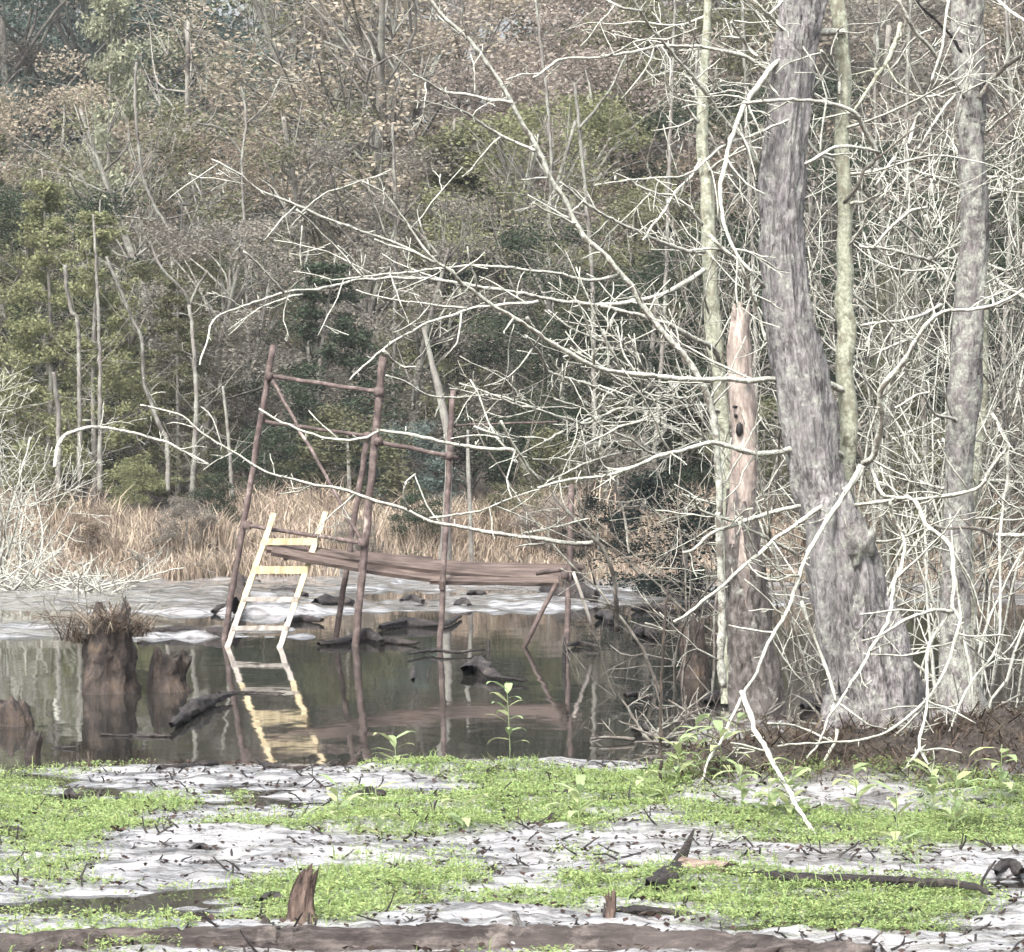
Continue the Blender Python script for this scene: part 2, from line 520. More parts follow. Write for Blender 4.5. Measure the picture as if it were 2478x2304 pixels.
def bough(parent, spec, d0, d1, w0, w1, mat='twig', twigs=3.0, tl=(.15, .5), lvl=2, kids=1.6, bow=.25, name="branch", crook=.3, lift=0.15, k=6, spurs=9):
    """traced branch: d0/d1 distance at the first/last point, w0/w1 thickness there in photo pixels"""
    pts = TR(spec)
    seg = np.concatenate([[0], np.cumsum([math.hypot(pts[i + 1][0] - pts[i][0], pts[i + 1][1] - pts[i][1]) for i in range(len(pts) - 1)])])
    u = seg / seg[-1]
    sg = RNG.uniform(-1, 1)
    P = []
    for p, t in zip(pts, u):
        d = d0 + (d1 - d0) * t + bow * sg * math.sin(math.pi * t)
        w = w0 + (w1 - w0) * t
        P.append(np.append(W(p[0], p[1], d), max(w, 2.2) / F_PX * d / 2))
    S = spline(P, .05)
    n = len(S)
    jit = RNG.normal(size=(n + 4, 3)) * .011
    S[:, :3] += (jit[:-4] + jit[1:-3] + jit[2:-2] + jit[3:-1]) / 4
    S[:, 3] *= 1.12 * (1 + RNG.uniform(-.14, .22, n))
    mb = MB()
    tube(mb, S[:, :3], S[:, 3], k, RNG.uniform(0, 1))
    L = np.linalg.norm(np.diff(S[:, :3], axis=0), axis=1).sum()
    T = np.gradient(S[:, :3], axis=0)
    for _ in range(int(L * spurs)):
        i = RNG.integers(1, n - 1); s = rdir()
        a_ = S[i, :3]; l = RNG.uniform(.02, .055) + S[i, 3]; b_ = a_ + s * l
        tube(mb, np.array([a_, (a_ + b_) / 2 + rdir() * .004, b_]), np.array([.75, .65, .5]) * min(.007, S[i, 3]), 3, RNG.uniform(0, 1))
    # grow direction is from thick to thin
    sgn = 1 if w1 < w0 else -1
    for _ in range(int(L * twigs)):
        i = RNG.integers(1, n - 1)
        t = T[i] / (np.linalg.norm(T[i]) + 1e-9) * sgn
        s = rdir(); s -= t * s.dot(t); s /= np.linalg.norm(s) + 1e-9
        s[1] *= .6
        l = RNG.uniform(*tl) * (1 if RNG.random() < .75 else 1.7)
        twig(mb, S[i, :3], t * RNG.uniform(.2, .9) + s, l, min(S[i, 3] * .6, .009), lvl - 1 if l < .25 else lvl, kids, crook, lift, .7)
    return mb.build(name, M[mat], parent)

TRP = {}
# ---- big leaning grey tree
base = W(2120, 1880, 24.9); base[2] = .1
big = thing("swamp_tree", base, "thick furrowed grey-purple trunk with swollen base standing on the brown root mound", "tree")
P, R = traced_trunk("E 655,-200 650,0 630,200 595,450 565,700 545,900 535,1100 532,1300 540,1500 560,1700 F 565,300 590,500 635,700 670,900 705,1200 745,1400 G 800,60 880,300 935,500 965,700 1040,900 1080,1100 1100,1300 1095,1500 1085,1750",
                    [262, 260, 255, 250, 240, 248, 255, 245, 250, 258, 265, 280, 295, 305, 305, 300, 310, 370, 410, 430, 480, 520, 540, 560, 640], 24.9)
mb = MB(); trunk_mesh(mb, P, R, 80, .26, 10, .10, seed=1, flute=.20, fine=.07)
mb.build("trunk", M['bark_main'], big)
# the loose plate of bark running down its lower front, and the burl
def slab(spec, ws, d, r_out, mat, parent, name, seed):
    pts = TR(spec)
    Pp = [np.append(W(p[0], p[1], d), w * .4026 / F_PX * d / 2) for p, w in zip(pts, ws)][::-1]
    S = spline(Pp, .05)
    m = MB(); trunk_mesh(m, S[:, :3], S[:, 3], 18, .22, 3.5, .15, seed=seed)
    return m.build(name, M[mat], parent)
slab("F 800,1480 G 790,60 770,250 790,450 800,650 810,850 840,1000 850,1200", [60, 150, 165, 170, 150, 120, 80, 30], 24.72, .1, 'bark_main', big, "bark_plate", 3)
def blobmesh(c, rx, ry, rz, seed, amp=.35, fr=1.6, seg=(20, 14)):
    m = MB(); nu, nv = seg
    pts = []
    for i in range(nv + 1):
        th = math.pi * i / nv
        for j in range(nu):
            ph = 2 * math.pi * j / nu
            dx, dy, dz = math.sin(th) * math.cos(ph), math.sin(th) * math.sin(ph), math.cos(th)
            f = 1 + amp * mnoise.noise(Vector((dx * fr + seed * 3.7, dy * fr, dz * fr))) + amp * .45 * mnoise.noise(Vector((dx * fr * 3, dy * fr * 3 + seed, dz * fr * 3)))
            pts.append((c[0] + dx * rx * f, c[1] + dy * ry * f, c[2] + dz * rz * f))
    q = [[i * nu + j, i * nu + (j + 1) % nu, (i + 1) * nu + (j + 1) % nu, (i + 1) * nu + j] for i in range(nv) for j in range(nu)]
    m.add(pts, np.array(q)[:, ::-1])
    return m
blobmesh(W(*TR("G 985,290")[0], 24.75), .13, .13, .15, 4, .5, 2.2).build("burl", M['bark_grey'], big)
# flared roots
for spec, d1 in (("G 1000,1450 900,1600 800,1760", 24.3), ("G 1120,1500 1200,1660 1300,1780", 24.25), ("G 1250,1350 1400,1560 1500,1700", 24.6), ("G 900,1250 820,1450 760,1560", 24.6)):
    pts = TR(spec); mm = MB()
    Pp = [np.append(W(p[0], p[1], 24.8 + (d1 - 24.8) * i / 2), r) for i, (p, r) in enumerate(zip(pts, (.13, .09, .03)))]
    S = spline(Pp, .05); trunk_mesh(mm, S[:, :3], S[:, 3], 14, .15, 3, .2, seed=d1)
    mm.build("root", M['bark_main'], big)

# ---- slim lichen tree rising behind the big trunk's right side
base = W(2070, 1640, 25.5); base[2] = .1
slim = thing("lichen_tree", base, "slim crooked trunk blotched with white lichen right behind the thick grey trunk", "tree")
P, R = traced_trunk("E 850,-200 860,0 885,150 890,300 905,500 900,640 890,850 905,1050 915,1300 905,1500 F 915,150 900,320 920,500 905,740 925,900 930,1100 915,1300 915,1500 950,1650 G 960,350 1000,700 1040,1100",
                    [85, 85, 88, 90, 88, 85, 85, 88, 90, 95, 100, 105, 115, 115, 115, 115, 118, 125, 160, 170, 190, 220], 25.25)
mb = MB(); trunk_mesh(mb, P, R, 18, .14, 3.2, .16, seed=2)
mb.build("trunk", M['bark_lichen'], slim)
TRP['slim'] = P

# ---- broken snag
base = W(1810, 1740, 28.6); base[2] = .1
snag = thing("broken_snag", base, "broken dead tree with bare pinkish wood at its top and woodpecker holes", "tree")
P, R = traced_trunk("F 285,400 280,500 280,600 285,800 305,1000 310,1200 300,1400 290,1650 G 300,250 310,500 325,700 345,1000 370,1250",
                    [125, 135, 148, 165, 175, 165, 172, 195, 215, 225, 245, 280, 310], 28.6, step=.05)
cut = int(len(P) * .52)
mb = MB(); trunk_mesh(mb, P[:cut + 1], R[:cut + 1] * 1.04, 34, .22, 5.5, .2, jag=.5, seed=5, flute=.28); mb.build("trunk", M['bark_snag'], snag)
mb = MB(); Rb = R[cut - 16:].copy() * .93; Rb[:12] *= np.linspace(.7, 1, 12); trunk_mesh(mb, P[cut - 16:], Rb, 34, .2, 5, .18, jag=.16, seed=5); mb.build("bare_wood", M['bark_dead'], snag)["label"] = "bare pinkish broken top of the snag"
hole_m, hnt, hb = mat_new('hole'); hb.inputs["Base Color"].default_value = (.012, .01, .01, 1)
for (cx, cy, rw, rh) in ((245, 955, 16, 9), (250, 1010, 11, 14), (272, 1090, 22, 42)):
    c = W(*TR(f"F {cx},{cy}")[0], 28.6); i = int(np.argmin(np.abs(P[:, 2] - c[2])))
    rr = R[i]; ox = c[0] - P[i][0]; c[1] = P[i][1] - math.sqrt(max(rr * rr - ox * ox, .0004)) * .99
    blobmesh(c, rw * .4026 / F_PX * 28.6, .02, rh * .4026 / F_PX * 28.6, cx, .3, 1.5, (12, 8)).build("woodpecker_hole", hole_m, snag)

# ---- lichen crusted narrow tree left of the snag
base = W(1760, 1710, 31); base[2] = .1
crust = thing("lichen_tree", base, "narrow pale-green lichen-crusted trunk just left of the broken snag", "tree")
P, R = traced_trunk("B 1530,-200 1525,0 1518,150 1500,450 1490,700 1490,900 1515,1100 1520,1300 1530,1500 1540,1700 D 1540,300 1550,450 1565,600 1590,750 1605,1000 1640,1400 1650,1700 1660,2500",
                    [44, 46, 50, 58, 66, 72, 76, 82, 90, 98, 104, 100, 92, 80, 80, 85, 90, 110], 31)
mb = MB(); trunk_mesh(mb, P, R, 16, .2, 3.2, .3, seed=7); mb.build("trunk", M['bark_lichen'], crust)
TRP['crust'] = P

# ---- right hand trees
base = W(2300, 1700, 30); base[2] = .1
rgt = thing("swamp_tree", base, "straight grey trunk near the right edge of the picture", "tree")
P, R = traced_trunk("E 1650,-200 1650,0 1652,300 1665,700 1680,1100 1685,1500 F 1660,300 1645,600 1625,900 1605,1200 1595,1400 G 1585,300 1575,700 1580,1000 1600,1300",
                    [190, 188, 178, 160, 158, 165, 175, 185, 185, 175, 168, 166, 172, 200, 320], 30)
mb = MB(); trunk_mesh(mb, P, R, 34, .2, 6.5, .14, seed=9, flute=.2); mb.build("trunk", M['bark_grey'], rgt)
TRP['rgt'] = P
base = W(2350, 1660, 33); base[2] = .05
rgt2 = thing("lichen_tree", base, "thin pale lichen stem rising beside the right-hand grey trunk", "tree")
P, R = traced_trunk("E 1690,560 1680,640 1710,800 1712,1000 1738,1200 1740,1500 F 1755,200 1742,500 1740,900 1720,1150 1690,1400 G 1660,100 1650,300 1660,600 1660,850 1670,1200",
                    [40, 58, 66, 70, 70, 78, 74, 66, 66, 68, 70, 72, 74, 82, 78, 90], 33)
mb = MB(); trunk_mesh(mb, P, R, 16, .16, 3.2, .2, seed=11); mb.build("trunk", M['bark_lichen'], rgt2)
TRP['rgt2'] = P

# small leaning stems that carry the low traced branches
base = W(1745, 1640, 27.5); base[2] = 0
stem1 = thing("bare_sapling", base, "slender pale sapling in front of the snag carrying the long diagonal bough", "sapling")
bough(stem1, "G 175,1150 165,600 150,100 D 1590,1600 1580,1200 1550,960 1480,800 1400,660 1290,540 1200,440 1110,320 1070,250 1010,180 940,90 890,20 B 800,1440 720,1320 650,1170 560,1030 480,860 390,700 320,580 200,390 100,250 -60,110 -160,-10 -260,-120", 27.5, 26.0, 17, 8, twigs=3, name="stem")
bough(stem1, "A 1240,450 1400,530 1560,570 1720,600 1840,625", 25.7, 26.1, 4, 9, twigs=4)
bough(stem1, "A 1430,600 1520,660 1700,770 1850,850 1970,910", 25.6, 26.2, 4, 8, twigs=4)
bough(stem1, "A 520,1625 620,1640 750,1680 900,1670 1100,1650 1240,1640 1400,1610 1600,1600 1840,1610 B 350,1615 600,1640 740,1670 850,1685 980,1660", 25.2, 26.8, 4, 8, twigs=3)
bough(stem1, "B 480,1220 560,1270 700,1340 730,1340", 26.0, 26.3, 4, 6, twigs=3)
base = W(1480, 1400, 30); base[2] = -.1
stem2 = thing("bare_sapling", base, "leaning thin stem right of the platform with a long drooping bough over the ladder", "sapling")
bough(stem2, "D 980,2300 960,2000 900,1830 740,1650 600,1500 585,1470", 30, 29.5, 10, 6, mat='twig_dull', twigs=2, name="stem")
bough(stem2, "H 840,1050 940,1070 1100,1110 1200,1200 1400,1330 C 300,1310 450,1370 640,1420 800,1450 1000,1520 1180,1570 1340,1640 1500,1680 1700,1710 1990,1745 D 780,1780 830,1770", 29.0, 29.7, 4, 9, twigs=2.2)
bough(stem2, "C 1250,1360 1200,1400 1180,1480 1210,1570", 29.2, 29.3, 4, 6, twigs=1)
bough(stem2, "C 1340,1630 1540,1600 1700,1560 1850,1500 2000,1450", 29.4, 29.0, 6, 3, twigs=2)
bough(stem2, "D 430,1715 600,1680 800,1630", 29.6, 29.3, 6, 4, twigs=2)

# ---- traced boughs of the slim lichen tree
bt = lambda s, d0, d1, w0, w1, **k: bough(slim, s, d0, d1, w0, w1, **k)
bt("A 30,960 210,1050 330,1150 540,1240 760,1330 1000,1420 1240,1510 1380,1580 1480,1640 D 40,215 240,350 430,470 640,610 800,690 960,740 1130,770 1300,785 1600,790 1760,800 1900,790 F 500,795 600,780 700,790 800,810 910,860", 22.5, 25.2, 4, 14, twigs=2.8, bow=.1)
bt("A 540,1260 660,1380 800,1520 940,1660", 22.8, 23.1, 5, 4, twigs=2)
bt("A 1010,1440 1130,1490 1240,1520 1380,1580", 23.0, 23.2, 4, 7, twigs=2)
bt("A 940,1080 1080,1180 1190,1330 1280,1460 1390,1580", 23.0, 23.3, 4, 6, twigs=3)
bt("D 490,1440 700,1390 960,1350 1100,1310 1200,1260 1400,1210 1560,1180 1680,1210 1800,1235 1980,1230 F 540,1225 650,1200 800,1215 900,1245", 23.5, 25.2, 5, 14, twigs=4)
bt("C 320,960 450,1050 640,1120 800,1150 960,1145 1050,1100 1300,1140 1480,1180 1700,1210 1850,1220 D 440,1330 510,1400", 23.1, 23.6, 5, 10, twigs=1.2)
bt("C 1770,1040 1850,1210 1920,1320 2000,1400", 23.2, 23.6, 5, 9, twigs=3)
bt("C 1610,1070 1700,1110 1820,1150", 23.1, 23.3, 5, 6, twigs=2)
bt("E 900,200 770,190 690,225 600,290 470,410 380,530 300,640 240,800 190,980 165,1150 190,1350 240,1500 290,1570 350,1640", 25.2, 23.9, 15, 7, twigs=4)
bt("E 1125,940 1040,800 970,680 800,620 600,600 450,605 320,620", 25.0, 24.2, 10, 8, twigs=4)
bt("E 910,1230 990,1120 1020,1030 1110,950", 25.1, 24.9, 8, 7, twigs=2, mat='twig_dull')
bt("E 660,980 750,930 850,890 1000,890 1110,920", 24.5, 24.9, 9, 6, twigs=4)
bt("E 740,580 620,490 470,430 300,330 B 1700,320 1540,295 1360,290 1200,285 1060,310 860,345 640,360 480,470", 25.1, 23.4, 10, 5, twigs=4)
bt("E 700,700 560,720 400,790 200,870 B 1560,930 1380,1060 1200,1060 1000,1090 840,1110", 24.9, 23.6, 7, 4, twigs=4)
bt("F 1020,1300 950,1420 800,1520 600,1680 480,1760 G 300,430 120,580 0,680 -120,760", 25.0, 23.6, 11, 6, twigs=2.5)
bt("F 1020,1300 1070,1270 1110,1150 1140,1000 1125,860 1250,710 1330,580 1400,460 1500,380 1700,370 1850,330 1990,250", 25.0, 24.3, 14, 6, twigs=4)
bt("F 1060,1290 1110,1400 1160,1490 1300,1500", 25.0, 24.6, 11, 6, twigs=3)
bt("F 800,1560 1000,1550 1200,1520 1400,1500 1600,1480 1720,1430 1800,1300 1890,1200 1850,1080 1790,990", 24.9, 24.4, 8, 8, twigs=4)
bt("F 1230,1515 1290,1500 G 1340,40 1400,170 1480,230 1550,310 1570,450 1580,560 1560,670 1610,740 1570,880 1530,1020 1460,1150 1400,1230 1200,1400 1000,1470 800,1490 500,1505", 24.6, 23.3, 11, 4, twigs=2)
bt("G 1560,690 1400,690 1250,760 1100,840 1010,870", 24.1, 23.7, 9, 4, twigs=2)
bt("G 1200,540 1190,620 1170,740 1050,970 950,1130 800,1340", 24.2, 23.6, 9, 5, twigs=2)
bt("G 1200,550 1270,340 1230,180 1200,110 F 1190,1515", 24.2, 24.6, 8, 7, twigs=3)
bt("G 1500,750 1430,880 1410,1000 1410,1200 1380,1400 1360,1500 1420,1640 1530,1830", 24.0, 23.2, 8, 6, twigs=1.5)
bt("G 1360,1510 1300,1620 1180,1730", 23.5, 23.4, 7, 4, twigs=1)
bt("F 1885,1210 1880,1400 G 1860,80 1840,300 1840,540 1830,880 1700,1100 1600,1280 1530,1430 1440,1700", 24.6, 23.9, 8, 4, twigs=2)
bt("F 1010,1310 930,1440 850,1570 G 780,170 700,320 650,440 600,580 550,720 460,900 380,1060 300,1200 240,1320 150,1500 40,1720", 24.6, 23.3, 11, 5, twigs=2.2, lvl=2)
bt("G 850,1260 760,1480 680,1570", 23.8, 23.6, 6, 4, twigs=1)
bt("G 450,1365 650,1400 850,1490", 23.5, 23.8, 5, 7, twigs=1)
bt("G 860,1400 850,1490 780,1630 720,1690", 23.8, 23.7, 8, 5, twigs=1)
bt("G 880,1260 1050,1370 1170,1400", 24.0, 24.1, 4, 4, twigs=1)
bt("G 650,640 680,760 760,950 800,1060 850,1230", 24.5, 24.4, 9, 7, twigs=1)
# the dead pole with a stub that has dropped to the ground in front of the mound
base = W(1975, 2030, GD(2030)); base[2] = .0
pole = thing("fallen_branch", base, "thick white dead branch leaning down to the green weeds before the mound", "branch")
bough(pole, "G 290,1190 310,1240 400,1450 500,1650 610,1840 680,1960 750,2060", 22.9, GD(2030), 12, 9, twigs=.8, name="wood")

# ---- traced boughs of the crusted tree, the snag's neighbour
bc = lambda s, d0, d1, w0, w1, **k: bough(crust, s, d0, d1, w0, w1, **k)
bc("C -40,700 0,560 60,420 250,340 450,270 700,240 960,190 1160,185 1500,205 D 170,240 400,270 520,300 720,330 880,345 1060,330 1290,265 1400,200 1500,130", 27.0, 30.9, 4, 11, twigs=2.2)
bc("C 130,490 310,370 480,300 580,280", 27.4, 27.7, 3, 5, twigs=3)
bc("C 220,20 330,110 430,230 460,270", 27.1, 27.5, 4, 6, twigs=1.5)
bc("D 880,345 1100,410 1280,460 1440,540 1560,600 1590,680", 29.8, 30.9, 8, 12, twigs=4)
bc("C 860,800 940,720 1060,610 1170,530 1300,460 1450,410 1600,360 1750,350 D 400,335 500,320", 27.8, 28.7, 4, 8, twigs=2)
bc("C 1060,615 1160,710 1260,720", 28.0, 28.1, 7, 4, twigs=3)
bc("C 1080,760 1200,810 1340,890 1480,905 1700,880 1850,920 1980,970", 28.0, 28.9, 4, 5, twigs=3)
bc("C 900,250 1000,285 1230,320 1420,345 1560,360", 27.9, 28.2, 3, 6, twigs=2)
bc("D 30,810 220,880 400,950 560,990 780,1050 880,1010", 28.5, 29.7, 4, 6, twigs=4)
bc("D 430,420 470,480", 28.7, 28.8, 8, 6, twigs=1)
bc("D 440,525 540,690 560,740 700,790 880,850 960,900", 28.8, 29.8, 6, 7, twigs=4)
bc("B 640,1100 760,1200 900,1290 1050,1370 1220,1440 1380,1500 1500,1515", 29.2, 30.9, 5, 9, twigs=3)
bc("B 960,1040 1180,1150 1330,1190 1440,1290 1490,1350", 29.8, 30.9, 4, 7, twigs=3)
bc("B 1130,1440 1220,1330 1330,1150 1400,1080 1480,960", 30.0, 30.9, 5, 6, twigs=3)
bc("B 1350,560 1400,640 1470,740", 30.5, 30.9, 4, 8, twigs=3)
bc("B 1400,20 1420,160 1480,290", 30.5, 30.9, 5, 8, twigs=3)
bc("D 540,1165 700,1080 880,1010 1000,970 1300,960 1500,950 1600,985", 29.3, 31.0, 5, 8, twigs=5)
bc("D 560,1400 700,1340 900,1260 1000,1230", 29.3, 29.8, 4, 5, twigs=4)
bc("D 650,650 900,600 1120,640", 29.6, 30.2, 4, 5, twigs=5)
bc("D 560,370 680,470 810,530 930,580", 29.0, 29.6, 4, 6, twigs=4)
bc("D 700,600 850,700 1000,800 1150,900 1300,960 1450,1100 1560,1180", 29.4, 30.6, 4, 7, twigs=9, tl=(.15, .45), kids=2.2)
bc("D 600,900 760,960 900,1080 1060,1150 1200,1240 1350,1220", 29.2, 30.2, 4, 6, twigs=9, tl=(.15, .45), kids=2.2)
bc("D 900,420 1000,560 1100,680 1200,820 1320,900 1500,880", 29.6, 30.8, 4, 7, twigs=9, tl=(.15, .4), kids=2.2)
bc("D 780,1180 900,1130 1040,1060 1160,1040 1300,1090 1420,1160", 29.3, 30.4, 4, 6, twigs=9, tl=(.12, .4), kids=2.2)
bc("D 960,1300 970,1450 1010,1550 1030,1680 1045,1840", 29.8, 29.6, 7, 5, twigs=2, mat='twig_dull')
bc("D 860,1010 880,1100 870,1220", 29.6, 29.6, 7, 5, twigs=4)
# boughs of the big tree
bb = lambda s, d0, d1, w0, w1, **k: bough(big, s, d0, d1, w0, w1, **k)
bb("B 1060,-80 1080,0 1120,70 1220,220 1340,350 1440,480 1560,630 1680,780 E 390,980", 23.4, 24.7, 6, 9, twigs=3.5)
bb("B 880,-20 1000,50 1120,70", 23.3, 23.5, 5, 6, twigs=3)
bb("E 0,1500 160,1500 260,1560 350,1640 430,1720", 24.2, 24.7, 6, 9, twigs=3)
bb("E 100,1420 160,1480 270,1570 320,1700 380,1848", 24.2, 24.4, 7, 6, twigs=2)
bb("F 280,130 340,270 400,430 430,560", 24.5, 24.7, 5, 7, twigs=2)
bb("G 0,20 60,90 250,160 400,230 500,290 610,360", 23.4, 24.6, 5, 9, twigs=3)
bb("G -60,340 0,320 120,220 260,165 420,115 500,100 640,60", 23.6, 24.6, 6, 11, twigs=2)
bb("E 320,-60 420,60 540,180", 24.2, 24.6, 4, 8, twigs=3)
bb("E 220,130 320,280 380,330", 24.0, 24.3, 7, 6, twigs=3)
bb("E 560,-40 460,90", 24.6, 24.3, 8, 6, twigs=3)
bb("E 760,300 860,440 880,560", 24.7, 25.1, 6, 6, twigs=4)
# boughs of the right-hand trees
br = lambda s, d0, d1, w0, w1, **k: bough(rgt2, s, d0, d1, w0, w1, **k)
br("E 1730,1200 1600,1130 1400,1050 1200,1020 920,1030", 32.8, 30.5, 9, 4, twigs=5)
br("E 1720,830 1850,720 1990,590 2080,500", 32.9, 32, 7, 4, twigs=5)
br("E 1740,980 1850,900 1990,800", 32.9, 32, 7, 4, twigs=5)
br("E 1740,1060 1900,1070 2080,1090", 32.9, 32, 8, 4, twigs=5)
br("E 1750,1130 1900,1150 2080,1180", 32.9, 32, 6, 4, twigs=5)
br("F 1760,150 1880,230 2050,340", 32.9, 31.5, 9, 4, twigs=5)
br("F 1760,100 1900,130 2060,60", 32.9, 32, 9, 4, twigs=5)
br("F 1740,60 1640,-100 1620,-160", 32.9, 32.5, 9, 6, twigs=4)
br("F 1740,60 1500,60 1350,60 1240,20 1000,-20", 32.9, 31, 8, 4, twigs=5)
br("F 1730,360 1850,350 1990,270", 32.9, 32, 8, 5, twigs=3, mat='twig_dull')
br("F 1560,960 1450,1040 1330,1100 1200,1150", 32.5, 31.5, 7, 4, twigs=4)
br("F 1500,1150 1570,1250 1620,1350 1630,1440", 32.4, 32.4, 8, 7, twigs=3)
bg_ = lambda s, d0, d1, w0, w1, **k: bough(rgt, s, d0, d1, w0, w1, **k)
bg_("E 1630,590 1540,460 1450,330 1320,160 1260,40 1200,-60", 29.8, 29, 7, 9, twigs=4)
bg_("E 1250,140 1180,330 1100,450 1000,600 950,680", 29, 28.5, 11, 6, twigs=5, mat='bark_lichen')
bg_("E 1420,500 1500,250 1530,0 1540,-80", 29, 29.2, 6, 6, twigs=3)
bg_("E 1620,310 1480,140 1330,0 1280,-60", 29.8, 29, 7, 5, twigs=1, mat='log_dark')
bg_("E 1720,590 1800,460 1900,380 2040,300", 29.9, 29.3, 11, 9, twigs=2, mat='twig_dull')
bg_("E 1810,-20 1900,60 2040,160", 29.5, 29, 8, 8, twigs=4)
bg_("E 1350,890 1430,770 1500,660 1570,570", 29, 29.5, 5, 6, twigs=4)
bg_("E 1290,860 1330,740 1360,670", 28.8, 28.8, 8, 7, twigs=3)
bg_("E 1080,1480 1200,1360 1320,1250 1400,1240", 28.5, 28.6, 7, 6, twigs=4)
bg_("E 1480,1590 1380,1450 1240,1320 1180,1270", 29, 28.5, 8, 5, twigs=5)
bg_("E 1000,1480 1150,1500 1300,1530 1480,1590", 28.6, 29, 6, 8, twigs=5)
bg_("E 1450,1460 1400,1290", 28.8, 28.7, 6, 8, twigs=4)
bg_("E 1100,1220 1220,1070", 28.6, 28.6, 7, 6, twigs=4)
bg_("E 1100,1120 1200,940", 28.6, 28.6, 6, 7, twigs=4)
bg_("G 1820,300 1780,230 1650,195 1500,190 1400,150", 29, 28.5, 9, 6, twigs=3, mat='twig_dull')
bg_("G 1800,240 1990,235 2090,230", 29, 28.6, 11, 8, twigs=3)
bg_("F 1000,470 1150,440 1300,430 1500,340", 28.5, 29, 6, 8, twigs=6)
bg_("F 1060,660 1200,590 1330,530", 28.6, 28.8, 5, 7, twigs=6)
bg_("F 1220,960 1340,880 1420,860", 28.6, 28.8, 5, 6, twigs=5)

def side_boughs(parent, Pt, n, L, w, z0, z1, mat='twig', tw=3.2):
    for _ in range(n):
        cand = np.where((Pt[:, 2] > z0) & (Pt[:, 2] < z1))[0]
        p = Pt[cand[RNG.integers(len(cand))]]
        a = RNG.uniform(0, 2 * math.pi); l = RNG.uniform(*L)
        d = np.array((math.cos(a), math.sin(a) * .55, RNG.uniform(-.25, .75)))
        pts = [np.append(p, w * RNG.uniform(.7, 1.2))]
        for q in range(6):
            d = d + RNG.normal(size=3) * .22; d[2] += .03; d /= np.linalg.norm(d)
            pts.append(np.append(pts[-1][:3] + d * l / 6, pts[0][3] * (1 - .13 * (q + 1))))
        S = spline(pts, .06); mb = MB()
        tube(mb, S[:, :3], S[:, 3] * (1 + RNG.uniform(-.15, .2, len(S))), 6, RNG.random())
        T = np.gradient(S[:, :3], axis=0)
        for _k in range(int(l * tw)):
            i = RNG.integers(2, len(S) - 1); t = T[i] / np.linalg.norm(T[i]); sd = rdir()
            twig(mb, S[i, :3], t * RNG.uniform(.2, .9) + sd * .9, RNG.uniform(.18, .6), min(S[i, 3] * .65, .009), 2, 1.8, .3, .1, .7)
        mb.build("branch", M[mat], parent)
side_boughs(rgt, TRP['rgt'], 8, (.8, 2.2), .018, 1.2, 6.5)
side_boughs(rgt2, TRP['rgt2'], 8, (.8, 2.0), .016, 1.0, 5.0)
side_boughs(slim, TRP['slim'], 11, (.5, 1.5), .013, .9, 5.6)
side_boughs(crust, TRP['crust'], 6, (.5, 1.4), .012, 1.6, 6.2)

# ---- bare lichen shrubs and saplings in the thicket
def bare_shrub(px, d, H, stems, label, group=None, mat='twig', spread=.35, name="bare_shrub", kids=1.75, lvl=3, cat="shrub", r=.014):
    x = (px - CX) / F_PX * d
    z = float(ground_h(np.array([x]), np.array([d]))[0])
    t = thing(name, (x, d, max(z, -.1)), label, cat, group)
    for s in range(stems):
        mb = MB()
        a = RNG.uniform(0, 2 * math.pi); sp = RNG.uniform(.1, 1) * spread
        p = np.array((x, d, min(z, 0) - .1)) + np.array((math.cos(a), math.sin(a), 0)) * .12
        dirv = np.array((math.cos(a) * sp, math.sin(a) * sp * .6, 1.0))
        twig(mb, p, dirv, H * RNG.uniform(.7, 1.05), r * RNG.uniform(.8, 1.4), lvl, kids * H ** .5, .24, .2)
        mb.build("stem", M[mat], t)
    return t
SH = [(1670, 33, 3.8, 4, 'twig_dull', "dull grey bare shrub behind the crusted trunk's foot"),
      (1890, 34, 5.8, 5, 'twig_dull', "thin upright bare stems seen between snag and thick trunk"),
      (2060, 31.5, 5.6, 4, 'twig', "bare lichen shrub crowding the thick trunk's right flank"),
      (2170, 33, 5.4, 5, 'twig', "tall white tangled shrub between the thick trunk and right-hand trunk"),
      (2240, 34, 6.2, 6, 'twig', "grey bare shrub farther back between the two right-hand trunks"),
      (2400, 31, 5.2, 5, 'twig', "bright lichen shrub fanning out at the right edge"),
      (2450, 35, 6.4, 6, 'twig_dull', "grey twiggy shrub behind the right edge fan"),
      (2330, 28, 2.2, 6, 'twig', "low white twiggy shrub at the foot of the right-hand trunk"),
      (1960, 36, 4.6, 5, 'twig_dull', "faint grey shrub behind the thick trunk at mid height"),
      (2120, 40, 6.8, 6, 'twig_dull', "hazy tall bare shrub deep behind the right thicket")]
for px, d, H, n, mt, lb in SH:
    bare_shrub(px, d, H, n, lb, "bare shrubs of the right-hand thicket", mt)

# ------------------------------------------------------------------ old scaffold with plank platform
def pipe(parent, name, a, b, r, mat='rust', k=10, wob=.004, taper=1.0):
    a = np.asarray(a, float); b = np.asarray(b, float)
    n = max(3, int(np.linalg.norm(b - a) / .15))
    t = np.linspace(0, 1, n)[:, None]
    Pp = a + (b - a) * t + RNG.normal(size=(n, 3)) * wob
    mb = MB(); tube(mb, Pp, r * np.linspace(1, taper, n), k)
    return mb.build(name, M[mat], parent)

